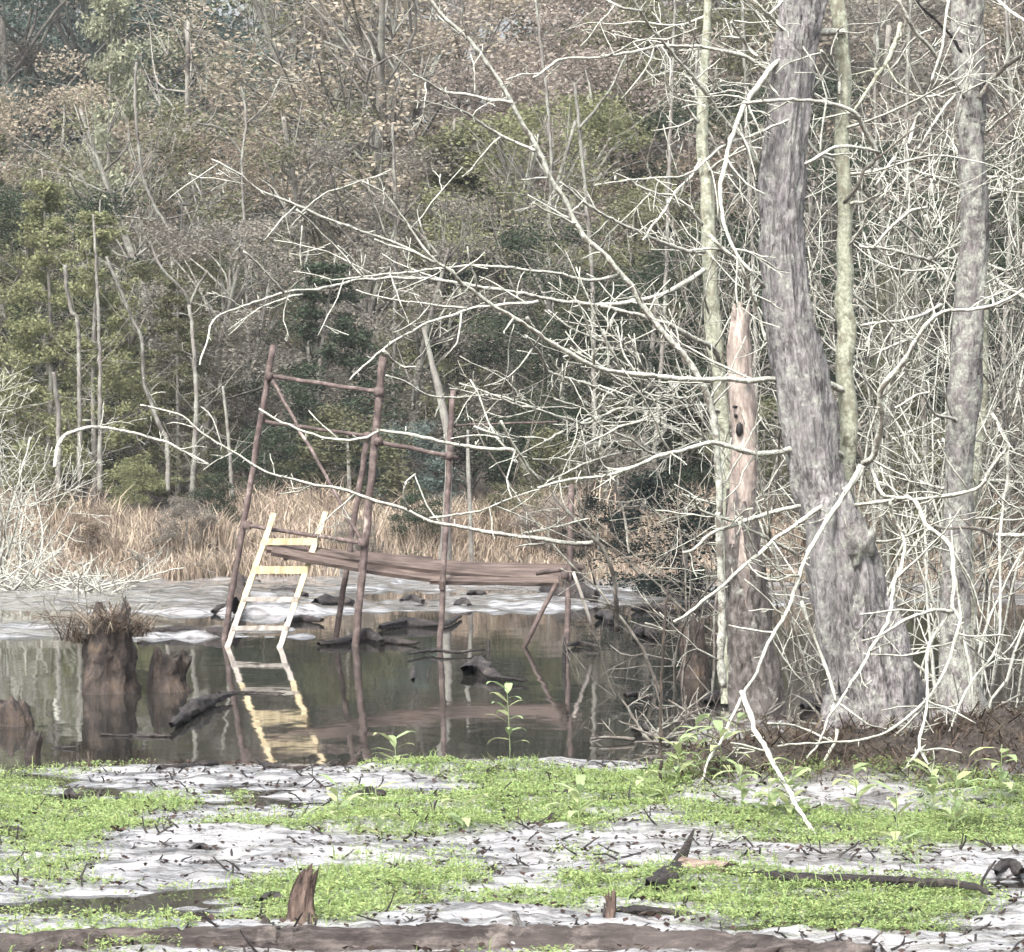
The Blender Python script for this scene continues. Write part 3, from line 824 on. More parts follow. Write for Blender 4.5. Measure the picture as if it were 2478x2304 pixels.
def board(parent, name, a, b, w, h, mat, up=(0, 0, 1), sag=0.0, rough=.004, nseg=14):
    """a sawn board from a to b, w across, h thick, slightly bowed and chipped"""
    a = np.asarray(a, float); b = np.asarray(b, float); up = np.asarray(up, float)
    ax = (b - a) / np.linalg.norm(b - a)
    sd = np.cross(ax, up); sd /= np.linalg.norm(sd); u2 = np.cross(sd, ax)
    t = np.linspace(0, 1, nseg)
    c = a + (b - a) * t[:, None] - np.outer(np.sin(t * math.pi) * sag, (0, 0, 1))
    v = []
    for i in range(nseg):
        j = RNG.normal(size=4) * rough
        for q, (s, e) in enumerate(((-1, -1), (1, -1), (1, 1), (-1, 1))):
            v.append(c[i] + sd * s * (w / 2 + j[q]) + u2 * e * (h / 2 + j[q] * .4))
    q = [[i * 4 + j, i * 4 + (j + 1) % 4, i * 4 + 4 + (j + 1) % 4, i * 4 + 4 + j] for i in range(nseg - 1) for j in range(4)]
    q += [[3, 2, 1, 0], [4 * nseg - 4, 4 * nseg - 3, 4 * nseg - 2, 4 * nseg - 1]]
    mb = MB(); mb.add(v, q)
    return mb.build(name, M[mat], parent, smooth=False)

def SP(x, y, d): return W(450 + x * .5282, 780 + y * .5282, d)
stand = thing("scaffold_platform", (W(1080, 1560, 40.1)[0], 40.1, 0), "rusty pipe scaffold with a sagging plank platform standing in the pond", "scaffold")
def sub(p, q, depth=.35):          # carry a post on below the water
    p = np.asarray(p); q = np.asarray(q); v = (q - p) / np.linalg.norm(q - p)
    return q + v * depth
p1t, p1b = SP(400, 105, 40.9), SP(178, 1435, 40.75)
p2t, p2b = SP(903, 160, 39.75), SP(776, 1480, 39.6)
p3t, p3b = SP(828, 545, 40.7), SP(680, 1478, 40.5)
p4t, p4b = SP(1222, 310, 39.9), SP(1164, 1492, 39.6)
p5t, p5b = SP(1768, 745, 39.6), SP(1742, 1500, 39.3)
for (a, b, r) in ((p1t, p1b, .036), (p2t, p2b, .043), (p3t, p3b, .034), (p4t, p4b, .033), (p5t, p5b, .032)):
    pipe(stand, "post", sub(a, b), a, r, k=12)
pipe(stand, "rail", SP(382, 246, 40.85), SP(885, 318, 39.8), .026)
pipe(stand, "rail", SP(345, 452, 40.9), SP(832, 523, 40.72), .022)
pipe(stand, "rail", SP(880, 548, 39.75), SP(1245, 622, 39.85), .026)
pipe(stand, "rail", SP(275, 930, 40.75), SP(812, 1012, 39.7), .024)
pipe(stand, "rail", SP(1222, 472, 39.9), SP(1700, 458, 39.75), .012)
pipe(stand, "brace", SP(392, 258, 40.8), SP(806, 1004, 39.65), .02)
pipe(stand, "brace", SP(1700, 1190, 39.5), SP(1545, 1500, 39.35), .026)
pipe(stand, "brace", SP(1775, 1150, 39.9), SP(1860, 1385, 39.8), .02, mat='pine_grey')
pipe(stand, "crossbar", SP(1600, 1150, 39.5), SP(1830, 1120, 39.55), .03)
for (x, y, d, r) in ((382, 246, 40.8, .05), (885, 318, 39.72, .055), (880, 548, 39.7, .055), (832, 523, 40.68, .045), (810, 1010, 39.62, .055), (283, 932, 40.72, .048), (1208, 612, 39.82, .045), (1735, 1160, 39.35, .045)):
    c = SP(x, y, d)
    pipe(stand, "clamp", c - np.array((0, 0, .045)), c + np.array((0, 0, .045)), r, k=8, wob=.003)
# planks, front edge first; they slope down to the right and sag
for (x0, y0, x1, y1, d0, d1, w, h, sg) in (
        (395, 1047, 1180, 1178, 39.95, 39.9, .19, .045, .02),
        (372, 1036, 1010, 1118, 40.15, 40.2, .19, .045, .01),
        (560, 1048, 1735, 1172, 40.1, 40.0, .2, .045, .05),
        (900, 1100, 1742, 1150, 40.3, 40.1, .19, .045, .03),
        (840, 1085, 1815, 1128, 40.5, 40.3, .19, .045, .03),
        (380, 1030, 1130, 1096, 40.55, 40.6, .19, .045, .01),
        (1005, 1098, 1738, 1132, 40.75, 40.5, .18, .045, .02),
        (1120, 1182, 1730, 1190, 39.85, 39.8, .16, .045, .0)):
    board(stand, "plank", SP(x0, y0, d0), SP(x1, y1, d1), w, h, 'plank', up=(0, -.35, 1), sag=sg)
for (x, y, da, db) in ((455, 1072, 39.9, 40.8), (800, 1125, 39.75, 40.7), (1170, 1205, 39.6, 40.6), (1720, 1190, 39.4, 40.4)):
    a = SP(x, y, da); b = a.copy(); b[1] = db; b[2] += .03
    board(stand, "joist", a, b, .05, .1, 'plank')

lad = thing("ladder", (W(600, 1560, 39.6)[0], 39.6, 0), "short yellow pine ladder leaning on the scaffold's left end", "ladder")
lt, lb_ = SP(404, 878, 40.45), SP(196, 1472, 39.45)
rt, rb = SP(640, 872, 40.35), SP(430, 1492, 39.35)
def lerp(a, b, t): return a + (b - a) * t
for (t_, b_) in ((lt, lb_), (rt, rb)):
    board(lad, "side_rail", lerp(t_, b_, .74), t_, .04, .062, 'pine_new', up=(1, 0, 0))
    o = board(lad, "side_rail", sub(t_, b_, .3), lerp(t_, b_, .741), .039, .060, 'pine_grey', up=(1, 0, 0))
    o["label"] = "weathered grey lower end of a ladder rail"
for i, (y, mt, hh) in enumerate(((1007, 'pine_new', .075), (1138, 'pine_new', .085), (1271, 'pine_grey', .05), (1402, 'pine_grey', .05))):
    tl_ = (y - 878) / (1472 - 878); tr_ = (y - 872) / (1492 - 872)
    a = lerp(lt, lb_, tl_) + np.array((-.02, -.035, 0)); b = lerp(rt, rb, tr_) + np.array((.02, -.035, 0))
    board(lad, "rung", a, b, .035, hh, mt, up=(0, 0, 1))

# ------------------------------------------------------------------ stumps, logs and debris
def stump(name, label, cx, py_base, w_px, h_px, seed, mat='stump', cat="stump", lean=(0, 0), flare=1.35, jag=.25, k=28, taper=.18, group=None):
    d = GD(py_base)
    x = (cx - CX) / F_PX * d
    t = thing(name, (x, d, 0), label, cat, group)
    h = h_px / F_PX * d; r = w_px / F_PX * d / 2
    n = max(10, int(h / .02))
    u = np.linspace(0, 1, n)
    Pp = np.stack([x + lean[0] * u * h + .02 * np.sin(u * 5 + seed), d + lean[1] * u * h, -.15 + (h + .15) * u], -1)
    Rr = r * (1 + (flare - 1) * np.exp(-u * 3.2)) * (1 - taper * u)
    mb = MB(); trunk_mesh(mb, Pp, Rr, k, .35, 4.2, .4, jag=h * jag, seed=seed, flute=.25, fine=.12)
    mb.build("body", M[mat], t)
    return t
st1 = stump("tree_stump", "tall mossy stump with dry grass on top standing in the pond at left", 268, 1676, 112, 186, 3.1, jag=.35, flare=1.5)
st2 = stump("tree_stump", "lower dark stump close to the right side of the tall mossy stump", 410, 1672, 94, 84, 8.4, flare=1.3, jag=.35)
stump("tree_stump", "pale split root stump at the left edge of the pond", 25, 1755, 96, 52, 5.5, jag=.5)
stump("tree_stump", "small dark pointed stump near the shore at left", 84, 1832, 30, 48, 2.2, jag=.6, flare=1.6)
stump("tree_stump", "rotten stump with orange broken top left of the snag's foot", 1677, 1640, 70, 122, 6.2, jag=.35)
stump("tree_stump", "reddish pointed stub standing among the foreground weeds", 730, 2256, 84, 136, 7.7, mat='stub', flare=2.1, jag=.3, k=30, taper=.55, lean=(.12, 0))
stump("tree_stump", "low dark stub just left of the reddish pointed stub", 660, 2262, 70, 28, 1.7, flare=1.4, jag=.4)
stump("tree_stump", "thin upright brown stub near the bottom right of centre", 1470, 2250, 28, 84, 9.9, mat='stub', flare=1.2, jag=.4, k=16)
stump("tree_stump", "short grey stub rising beside the nearest log", 1252, 2288, 26, 62, 4.9, mat='bark_grey', flare=1.5, jag=.6, k=16)

def log(name, label, pts, widths, mat='log_dark', cat="log", seed=0, z=None, k=18, jag=.08, group=None, ridge=.4, lump=.55):
    """log traced along photo points lying on the level z"""
    Pw = []
    for (px, py), w in zip(pts, widths):
        zz = z if z is not None else 0.0
        d = GD(py, zz)
        Pw.append(np.append(W(px, py, d), w / F_PX * d / 2))
    S = spline(Pw, .035)
    c = S[len(S) // 2, :3]
    t = thing(name, (c[0], c[1], 0), label, cat, group)
    S[:, :3] += RNG.normal(size=(len(S), 3)) * .004
    mb = MB(); trunk_mesh(mb, S[:, :3], S[:, 3], k, ridge, 3.2, lump, jag=jag, seed=seed, fine=.12)
    o = mb.build("wood", M[mat], t)
    return t
log("fallen_log", "large bark-stripped log lying along the bottom edge of the picture", TR("P -200,900 100,872 400,850 700,842 1000,845 1400,852 Q 300,862 700,878 1100,905 1400,930"), [118] * 10, z=.0, seed=2, ridge=.2, lump=.22, mat='log_near', k=30)
lg = log("fallen_log", "dark log lying in the weeds right of the horned root", TR("Q 850,560 1050,580 1300,592 1550,598 1750,612 1860,640"), [26, 26, 24, 22, 18, 9], z=.07, seed=4)
log("fallen_log", "short pale log end beside the horned root", TR("Q 690,548 760,552 860,556"), [46, 42, 34], mat='log_pale', z=.09, seed=6)
rt_ = log("root_snag", "black horned root with an upright prong in the foreground weeds", TR("Q 580,612 640,590 690,575 830,560"), [26, 58, 52, 30], z=.06, seed=9, cat="root")
pr = TR("Q 670,570 695,510 720,460 745,400"); mbp = MB()
dpr = GD(1750 + 580 * .6429)
S = spline([np.append(W(a, b, dpr), r) for (a, b), r in zip(pr, (.05, .035, .022, .006))], .03)
trunk_mesh(mbp, S[:, :3], S[:, 3], 14, .2, 3, .2, seed=3); mbp.build("prong", M['log_dark'], rt_)
log("fallen_log", "thin black log half sunk behind the ladder", TR("L 720,806 850,800 980,806 1110,800"), [16, 20, 20, 18], z=.04, seed=11)
log("fallen_log", "long dark log between the tall stump and the scaffold's left leg", TR("L 690,1088 850,1080 1000,1082 1140,1090"), [17, 20, 19, 22], z=.06, seed=12)
log("fallen_log", "curved dark log in the water under the platform", TR("S 890,1398 1000,1382 1120,1385 1200,1378 1258,1345"), [12, 24, 18, 14, 6], z=.04, seed=13)
log("fallen_log", "black lump of wood with a pale tail in the open water", TR("S 1295,1600 1340,1580 1400,1620 1480,1632 1560,1640"), [30, 46, 26, 9, 5], z=.04, seed=14)
log("driftwood", "bent triangular piece of driftwood right of the stumps", TR("L 850,1550 930,1490 990,1455 1060,1425 1150,1400"), [10, 30, 40, 24, 8], z=.05, seed=15, cat="driftwood")
log("driftwood", "short black log on the white shore mud at left", TR("L 790,1775 880,1765 990,1755 1070,1745"), [22, 24, 20, 18], z=.04, seed=16, cat="driftwood")
log("driftwood", "flat brown chunk at the water's edge below the ladder's reflection", TR("L 1300,1742 1400,1768 1500,1772 1570,1760"), [12, 20, 20, 12], z=.03, seed=17, cat="driftwood")
log("driftwood", "thin floating stick left of the shore with dark knots", TR("L 500,1597 600,1600 720,1602 850,1605"), [6, 4, 10, 4], z=.01, seed=18, cat="driftwood", k=8)
log("driftwood", "long thin floating stick beside the ladder reflection", TR("L 1090,1388 1200,1385 1300,1386 1410,1390"), [7, 6, 4, 3], z=.015, seed=19, cat="driftwood", k=8)
log("driftwood", "small floating chip below the tall stump's reflection", TR("L 265,1660 310,1661 370,1662"), [4, 9, 4], z=.01, seed=20, cat="driftwood", k=8)
log("driftwood", "dark bark heap at the platform's right end", TR("S 1635,1220 1700,1235 1780,1240 1880,1250"), [20, 40, 44, 24], z=.1, seed=21, cat="driftwood")
log("driftwood", "rounded dark root knob behind the platform's right post", TR("S 1770,1180 1790,1140 1815,1125"), [34, 40, 26], z=.12, seed=22, cat="driftwood")
log("driftwood", "upright dark chip in the water left of the black lump", TR("S 1040,1640 1042,1610 1043,1575"), [12, 12, 5], z=.0, seed=23, cat="driftwood", k=8)
log("driftwood", "narrow brown log lying across the green weeds near the mound", TR("Q 20,285 120,272 300,262 500,258 700,262 790,275"), [14, 15, 13, 12, 13, 8], z=.05, seed=24, cat="driftwood")
log("driftwood", "low dark mound of wood on the weeds by the shore right of centre", TR("P 1790,190 1840,182 1900,184"), [16, 26, 14], z=.04, seed=25, cat="driftwood")
log("driftwood", "dark rounded clod at the left edge of the weeds", TR("P -20,420 30,410 90,425"), [34, 40, 16], z=.04, seed=26, cat="driftwood")
log("driftwood", "brown clod of bark in the weeds left of centre", TR("P 1320,268 1370,258 1420,264"), [14, 26, 12], z=.05, seed=27, cat="driftwood")
log("driftwood", "dark stretch of rotten wood left of the horned root", TR("Q 150,610 300,592 440,565 560,548"), [14, 22, 22, 16], z=.03, seed=28, cat="driftwood")
log("driftwood", "flat brown log in the second weed patch below the horned root", TR("Q 400,712 520,705 640,712 740,722"), [14, 22, 18, 10], z=.03, seed=29, cat="driftwood")
log("driftwood", "dark debris under the scaffold's middle posts", TR("S 610,1470 720,1462 830,1440 900,1465"), [12, 20, 34, 14], z=.04, seed=30, cat="driftwood")
log("driftwood", "dark half-sunk log to the right of the scaffold debris", TR("S 900,1455 980,1465 1060,1470"), [14, 14, 8], z=.03, seed=31, cat="driftwood")
log("driftwood", "dark log on the mud behind the ladder's lower rungs", TR("S 590,1290 680,1280 760,1285"), [22, 30, 18], z=.05, seed=32, cat="driftwood")
log("driftwood", "dark brown chunk against the scaffold's left leg", TR("S 225,1300 235,1240 240,1180"), [34, 34, 26], z=.2, seed=33, cat="driftwood", mat='stump')
log("driftwood", "black lump in the water before the snag's rotten stump", TR("R 75,690 120,660 165,690"), [14, 34, 16], z=.05, seed=34, cat="driftwood")
log("driftwood", "second black lump farther left of the rotten stump", TR("S 1880,1350 1920,1340 1950,1370"), [12, 26, 14], z=.05, seed=35, cat="driftwood")
MORE = (("L 1150,845 1210,838 1290,842", (14, 22, 12), "dark log between the ladder and the far mud at left"),
        ("L 560,770 640,764 700,775", (10, 20, 12), "low black log on the far mud behind the stump's twigs"),
        ("L 20,905 100,900 170,908", (12, 18, 10), "dark log on the far mud at the left edge"),
        ("L 1330,900 1420,892 1520,905", (12, 26, 14), "dark clump of wood behind the ladder's right rail"),
        ("L 1060,985 1120,972 1180,980", (10, 24, 16), "black chunk lying left of the ladder's middle"),
        ("L 1420,1030 1500,1020 1600,1030", (10, 18, 10), "thin dark log behind the scaffold's dark middle post"),
        ("S 990,1275 1040,1268 1085,1280", (12, 24, 12), "small black clump under the sagging platform"),
        ("S 1235,1300 1270,1285 1300,1300", (12, 26, 12), "dark knob of wood right of the platform's middle post"),
        ("S 1290,1245 1330,1238 1370,1246", (8, 16, 8), "small dark lump below the platform's right half"),
        ("S 1020,1520 1120,1505 1240,1512 1360,1500", (5, 8, 7, 4), "long pale-edged stick lying in the shallows under the platform"),
        ("R 20,420 120,405 220,420 330,412", (9, 16, 14, 8), "dark waterlogged branch on the far mud right of the platform"),
        ("R 60,560 160,545 260,560", (8, 18, 8), "dark log in the shallows left of the rotten stump"),
        ("R 330,560 430,548 520,560", (8, 14, 8), "low dark log right above the rotten stump"),
        ("R 20,985 90,975 150,990", (8, 16, 8), "flat black log in the water below the rotten stump"),
        ("R 60,1150 110,1135 150,1150", (8, 22, 8), "round black lump in the water left of the mound"),
        ("R 420,1010 480,985 560,1000", (14, 34, 18), "brown knobby root at the snag's left foot"),
        ("R 900,1040 970,1000 1040,1020", (18, 44, 24), "dark brown root hump between the snag and the thick trunk"),
        ("S 1740,1480 1800,1470 1880,1482", (6, 12, 6), "thin dark stick lying in the water right of the scaffold"),
        ("P 240,272 255,262 275,270", (12, 26, 12), "small black clod on the white shore at left"),
        ("P 960,660 1000,640 1050,655", (14, 30, 16), "black clod behind the reddish pointed stub"),
        ("P 700,470 740,455 780,468", (8, 16, 8), "small dark clod at the front of the left weed patch"),
        ("P 520,750 560,730 610,760", (16, 34, 18), "dark rounded clump of roots at the lower left"),
        ("Q 430,560 470,545 550,552", (12, 22, 12), "black clod on the mud left of the horned root"),
        ("Q 1880,560 1930,535 1985,560", (12, 34, 18), "dark tangle of roots at the right edge of the foreground"))
for k, (sp, ws, lb) in enumerate(MORE):
    log("driftwood", lb, TR(sp), ws, z=.04, seed=40 + k, cat="driftwood", k=12)
# upright dead sticks poking out of the water and mud
for i, (sp, w, lb) in enumerate((("S 1385,1500 1388,1455", 10, "short dark stick poking up left of the slanting brace"),
                          ("S 1730,1560 1735,1440", 11, "dark stick standing before the platform's right post"),
                          ("S 1105,1620 1108,1585", 7, "thin dark peg in the water under the platform"),
                          ("R 205,1490 200,1080 215,700 235,440", 9, "tall thin dark stake rising from the weeds left of the mound"),
                          ("Q 985,540 992,470", 7, "small pointed stick behind the dark foreground log"),
                          ("Q 1810,640 1850,560 1880,520", 8, "short forked stick at the right end of the foreground log"),
                          ("P 855,575 858,510", 8, "small upright stick on the white mud left of centre"),
                          ("P 300,620 305,575", 7, "small leaning stick on the white mud at lower left"),
                          ("P 440,440 445,395", 8, "short stick at the front of the left weed patch"),
                          ("Q 1680,860 1690,790", 7, "stick poking up at the lower right beside the nearest log"),
                          ("Q 1800,850 1805,790", 8, "second stick at the lower right corner"))):
    pts = TR(sp); d = GD(pts[0][1])
    t = thing("dead_stick", W(pts[0][0], pts[0][1], d), lb, "stick", "dead sticks standing in mud and water")
    S = spline([np.append(W(a, b, d), max(.004, w / F_PX * d / 2 * (1 - .5 * j / len(pts)))) for j, (a, b) in enumerate(pts)], .06)
    S[0, 2] -= .1
    mb = MB(); S[:, :3] += RNG.normal(size=(len(S), 3)) * .004; tube(mb, S[:, :3], S[:, 3], 7); mb.build("wood", M['log_dark' if i != 3 else 'stump'], t)

# ------------------------------------------------------------------ grasses, weeds
def blades(mb, X, Y, Z, H, Wd, lean=.35, bend=.3):
    n = len(X)
    a = RNG.uniform(0, 2 * math.pi, n); l = RNG.uniform(.2, 1, n) * lean
    dx, dy = np.cos(a) * l, np.sin(a) * l
    f = RNG.uniform(0, 2 * math.pi, n); wx, wy = np.cos(f) * Wd / 2, np.sin(f) * Wd / 2
    b = RNG.uniform(.3, 1, n) * bend
    p0 = np.stack([X - wx, Y - wy, Z], -1); p1 = np.stack([X + wx, Y + wy, Z], -1)
    mx, my, mz = X + dx * H * .5, Y + dy * H * .5, Z + H * .6
    p2 = np.stack([mx + wx * .8, my + wy * .8, mz], -1); p3 = np.stack([mx - wx * .8, my - wy * .8, mz], -1)
    tip = np.stack([X + dx * H * (1 + b), Y + dy * H * (1 + b), Z + H * (1 - b * .5)], -1)
    V = np.stack([p0, p1, p2, p3, tip], 1).reshape(-1, 3)
    i = np.arange(n) * 5
    mb.add(V, np.stack([i, i + 1, i + 2, i + 3], -1), np.stack([i + 3, i + 2, i + 4], -1), np.repeat(RNG.uniform(0, 1, n), 5))

n = 150000
X = RNG.uniform(-15, 15, n); Y = 56.6 + RNG.random(n) ** 1.2 * 10
Y = Y + fbm(X * .3, Y * 0, 2, 8) * 2.5
dens = fbm(X * .5, Y * .5, 3, 15)
keep = dens > -.14 + .25 * RNG.random(n)
X, Y = X[keep], Y[keep]
Hh = (.55 + .75 * RNG.random(len(X))) * np.clip(.55 + 1.5 * (fbm(X * .6, Y * .6, 3, 31) + .3), .25, 1.6) * .85 * sstep(56.2, 59.5, Y).clip(.45, 1)
mb = MB(); blades(mb, X, Y, ground_h(X, Y) - .03, Hh * .86, .010 + .018 * RNG.random(len(X)), .6, .55)
tag(mb.build("dry_grass", M['drygrass'], None, False), "tall tan dry grass covering the far bank", "grass", kind="stuff")

# grass crown on the tall stump, ferns on the mound
def tuft(parent, c, n, r, h, mat, name="grass_tuft", wd=.008, lean=.9, bend=.8):
    a = RNG.uniform(0, 2 * math.pi, n); q = np.sqrt(RNG.random(n)) * r
    mb = MB(); blades(mb, c[0] + np.cos(a) * q, c[1] + np.sin(a) * q, np.full(n, c[2]), h * RNG.uniform(.4, 1, n), np.full(n, wd) * RNG.uniform(.6, 1.5, n), lean, bend)
    return mb.build(name, M[mat], parent, False)
L1 = st1.location
for k in range(9):
    a = k * .7; q = .18 + .1 * (k % 3)
    tuft(st1, (L1.x + math.cos(a) * q, L1.y + math.sin(a) * q * .7, RNG.uniform(.42, .66)), 70, .12, RNG.uniform(.25, .5), 'brownfern' if k % 3 else 'drygrass', wd=.007, lean=1.7, bend=1.7)
for k in range(16):
    mb = MB()
    twig(mb, (L1.x + RNG.uniform(-.25, .2), L1.y, RNG.uniform(.4, .65)), (RNG.uniform(-1.4, .8), RNG.uniform(-.4, .4), RNG.uniform(-.1, .9)), RNG.uniform(.4, 1.0), .009, 2, 2.5)
    mb.build("twig", M['twig_dull'], st1)

n = 5200
X = RNG.uniform(1.1, 5.3, n); Y = RNG.uniform(23.2, 26.3, n); Z = ground_h(X, Y)
kp = Z > .08
X, Y, Z = X[kp], Y[kp], Z[kp]
mb = MB(); blades(mb, X, Y, Z - .01, .05 + .2 * RNG.random(len(X)) ** 2, .006 + .010 * RNG.random(len(X)), 2.2, 1.6)
tag(mb.build("brown_fern_litter", M['brownfern'], None, False), "brown dead fern and root litter matted over the tree mound", "litter", kind="stuff")

# low green weeds, too many to count
def weed_mask(x, y):
    b1 = sstep(20.6, 21.4, y) * sstep(24.4, 23.4, y)
    b2 = sstep(16.9, 17.4, y) * sstep(19.5, 18.7, y) * sstep(-2.0, -.7, x)
    b3 = sstep(21.0, 22.0, y) * sstep(25.6, 24.8, y) * sstep(-1.4, .2, x)
    nn = fbm(x * 1.1, y * .75, 5, 91)
    m = np.maximum(np.maximum(b1, b2), b3)
    return m * (.76 + 1.8 * nn) + (1 - m) * (.13 + 1.5 * nn) * sstep(26.0, 25, y) * .62
nW = 300000
X = RNG.uniform(-4.6, 5.0, nW); Y = RNG.uniform(15.8, 26.4, nW)
Z = ground_h(X, Y)
wm = weed_mask(X, Y)
kp = (RNG.random(nW) < np.clip((wm - .24) * 2.1, 0, 1)) & (Z > -.02) & (Z < .22)
X, Y, Z = X[kp], Y[kp], np.maximum(Z[kp], 0)
def rosettes(mb, X, Y, Z, nleaf, size, hgt):
    n = len(X)
    for l in range(nleaf):
        a = RNG.uniform(0, 2 * math.pi, n); t = RNG.uniform(.1, 1.0, n)
        s = size * RNG.uniform(.5, 1.25, n); h = hgt * RNG.uniform(.15, 1.1, n)
        ux, uy, uz = np.cos(a) * np.cos(t * .9), np.sin(a) * np.cos(t * .9), np.sin(t * .9)
        vx, vy = -np.sin(a), np.cos(a)
        bx, by, bz = X + ux * s * .2, Y + uy * s * .2, Z + h * .8
        w = s * RNG.uniform(.3, .5, n)
        p = np.stack([np.stack([bx, by, bz], -1),
                      np.stack([bx + ux * s * .5 + vx * w, by + uy * s * .5 + vy * w, bz + uz * s * .5], -1),
                      np.stack([bx + ux * s, by + uy * s, bz + uz * s * .75], -1),
                      np.stack([bx + ux * s * .5 - vx * w, by + uy * s * .5 - vy * w, bz + uz * s * .5], -1)], 1).reshape(-1, 3)
        i = np.arange(n) * 4
        mb.add(p, np.stack([i, i + 1, i + 2, i + 3], -1), None, np.repeat(RNG.random(n), 4))
mb = MB(); rosettes(mb, X, Y, Z, 3, .021, .045)
sel = RNG.random(len(X)) < .09
blades(mb, X[sel], Y[sel], Z[sel], .05 + .10 * RNG.random(int(sel.sum())) ** 2, np.full(int(sel.sum()), .007), .6, .7)
tag(mb.build("green_weeds", M['weed'], None, False), "low bright green marsh weeds spread in patches over the mud", "weeds", kind="stuff")

# dark leaf litter and twigs scattered on the mud
nL = 11000
X = RNG.uniform(-4.6, 5.0, nL); Y = RNG.uniform(15.8, 25.9, nL); Z = ground_h(X, Y)
kp = Z > -.005
X, Y, Z = X[kp], Y[kp], Z[kp]
mb = MB(); rosettes(mb, X, Y, Z, 1, .04, .02)
tag(mb.build("dead_leaves", M['deadleaf'], None, False), "dark dead leaves and bark bits scattered over the wet mud", "litter", kind="stuff")
mb = MB()
for _ in range(800):
    x = RNG.uniform(-4.4, 4.8); y = RNG.uniform(16, 25.8)
    z = float(ground_h(np.array([x]), np.array([y]))[0])
    if z < -.01: continue
    a = RNG.uniform(0, 6.28)
    twig(mb, (x, y, z), (math.cos(a), math.sin(a), RNG.uniform(0, 1.1)), RNG.uniform(.04, .15), .008, 1, .6, .3)
tag(mb.build("fallen_twigs", M['log_dark'], None), "small dark broken twigs littering the mud flat", "litter", kind="stuff")

# taller single weeds with pale lance leaves
def lance_plant(px, py, h0, nl, label, mat='weed_pale', leaf=.22, dz=None):
    h = h0 * 1.25
    d = GD(py); x = (px - CX) / F_PX * d
    z = max(0, float(ground_h(np.array([x]), np.array([d]))[0]))
    t = thing("lance_leaf_weed", (x, d, z), label, "weed", "taller single weeds")
    mb = MB(); lean = RNG.uniform(-.15, .15)
    S = spline([np.array((x, d, z - .05)), np.array((x + lean * h * .5, d, z + h * .5)), np.array((x + lean * h, d, z + h))], .03)
    tube(mb, S, np.linspace(.005, .002, len(S)), 5); mb.build("stem", M['weed_pale'], t)
    nl = int(nl * 1.5)
    for i in range(nl):
        u = .2 + .8 * i / nl; p = S[int(u * (len(S) - 1))]
        a = i * 2.4 + RNG.uniform(-.4, .4); up = RNG.uniform(.1, .9)
        ux = np.array((math.cos(a), math.sin(a) * .8, up)); ux /= np.linalg.norm(ux)
        sd = np.cross(ux, (0, 0, 1)); sd /= np.linalg.norm(sd); L = leaf * RNG.uniform(.7, 1.2); w = L * .14
        v = [p]
        for s_, ww, dr in ((.25, .8, 0), (.6, 1, .06), (.85, .55, .2)):
            c = p + ux * L * s_ - np.array((0, 0, dr * L)); v += [c + sd * w * ww, c - sd * w * ww]
        v.append(p + ux * L - np.array((0, 0, .38 * L)))
        mb = MB(); mb.add(v, [[1, 2, 4, 3], [3, 4, 6, 5]], [[0, 2, 1], [5, 6, 7]], RNG.random())
        mb.build("leaf", M[mat], t, False)
for a in ((1235, 1815, .42, 9, "pale leafy weed growing in the water right of the post reflections"),
          (925, 2055, .30, 6, "forked pale weed at the front of the weed patch left of centre"),
          (820, 2010, .22, 7, "leafy weed in the middle of the left weed patch"),
          (1800, 1985, .26, 10, "pale spiky weed before the left end of the mound"),
          (1860, 2000, .2, 8, "dusty pale weed under the leaning white branch"),
          (2170, 2050, .3, 7, "tall pale weed standing alone before the mound at right"),
          (2260, 1975, .26, 10, "dark leafy weed on the mound's right shoulder"),
          (1560, 1960, .2, 8, "leafy weed beside the thin dark stake"),
          (1400, 2000, .2, 8, "leafy weed in the dense patch right of centre"),
          (960, 1845, .16, 6, "small weed at the water's edge below the scaffold"),
          (1690, 1860, .3, 8, "yellow-green weed at the left foot of the mound"),
          (1770, 1850, .28, 8, "bright weed growing between the snag and the mound"),
          (2420, 1960, .3, 9, "leafy weed at the right edge of the mound"),
          (1745, 1930, .3, 9, "spiky weed on the mound's left end below the snag"),
          (1905, 1990, .28, 9, "spiky weed right beside the foot of the leaning white branch"),
          (2310, 2000, .28, 9, "broad spiky weed in front of the mound's right half"),
          (2080, 1985, .24, 8, "spiky weed before the middle of the brown mound"),
          (1640, 1935, .26, 8, "upright leafy weed just right of the thin dark stake"),
          (1120, 2030, .2, 7, "small weed behind the white mud strip at centre")):
    lance_plant(*a)

# ------------------------------------------------------------------ far bank: saplings, dead pole, brush
base = W(1078, 1400, 56.5); base[2] = 0
dp = thing("dead_pole", base, "pale grey dead tree pole standing on the far bank behind the platform", "dead tree")
pts = [(1026, 796), (1048, 890), (1066, 960), (1084, 1060), (1086, 1130), (1082, 1230), (1079, 1300), (1078, 1410)]
S = spline([np.append(W(a, b, 56.5), w / F_PX * 56.5 / 2) for (a, b), w in zip(pts, (9, 15, 19, 19, 18, 22, 28, 36))][::-1], .1)
mb = MB(); trunk_mesh(mb, S[:, :3], S[:, 3], 14, .12, 3, .12, seed=4, jag=.1); mb.build("trunk", M['trunk_far'], dp)
base = W(1140, 1400, 56.8); base[2] = 0
dp2 = thing("dead_pole", base, "thinner dead stake just right of the pale grey pole", "dead tree")
S = spline([np.append(W(a, b, 56.8), w / F_PX * 56.8 / 2) for (a, b), w in zip([(1132, 1040), (1133, 1120), (1138, 1250), (1142, 1410)], (7, 10, 11, 12))][::-1], .1)
mb = MB(); trunk_mesh(mb, S[:, :3], S[:, 3], 8, .12, 3, .12, seed=6); mb.build("trunk", M['trunk_far'], dp2)

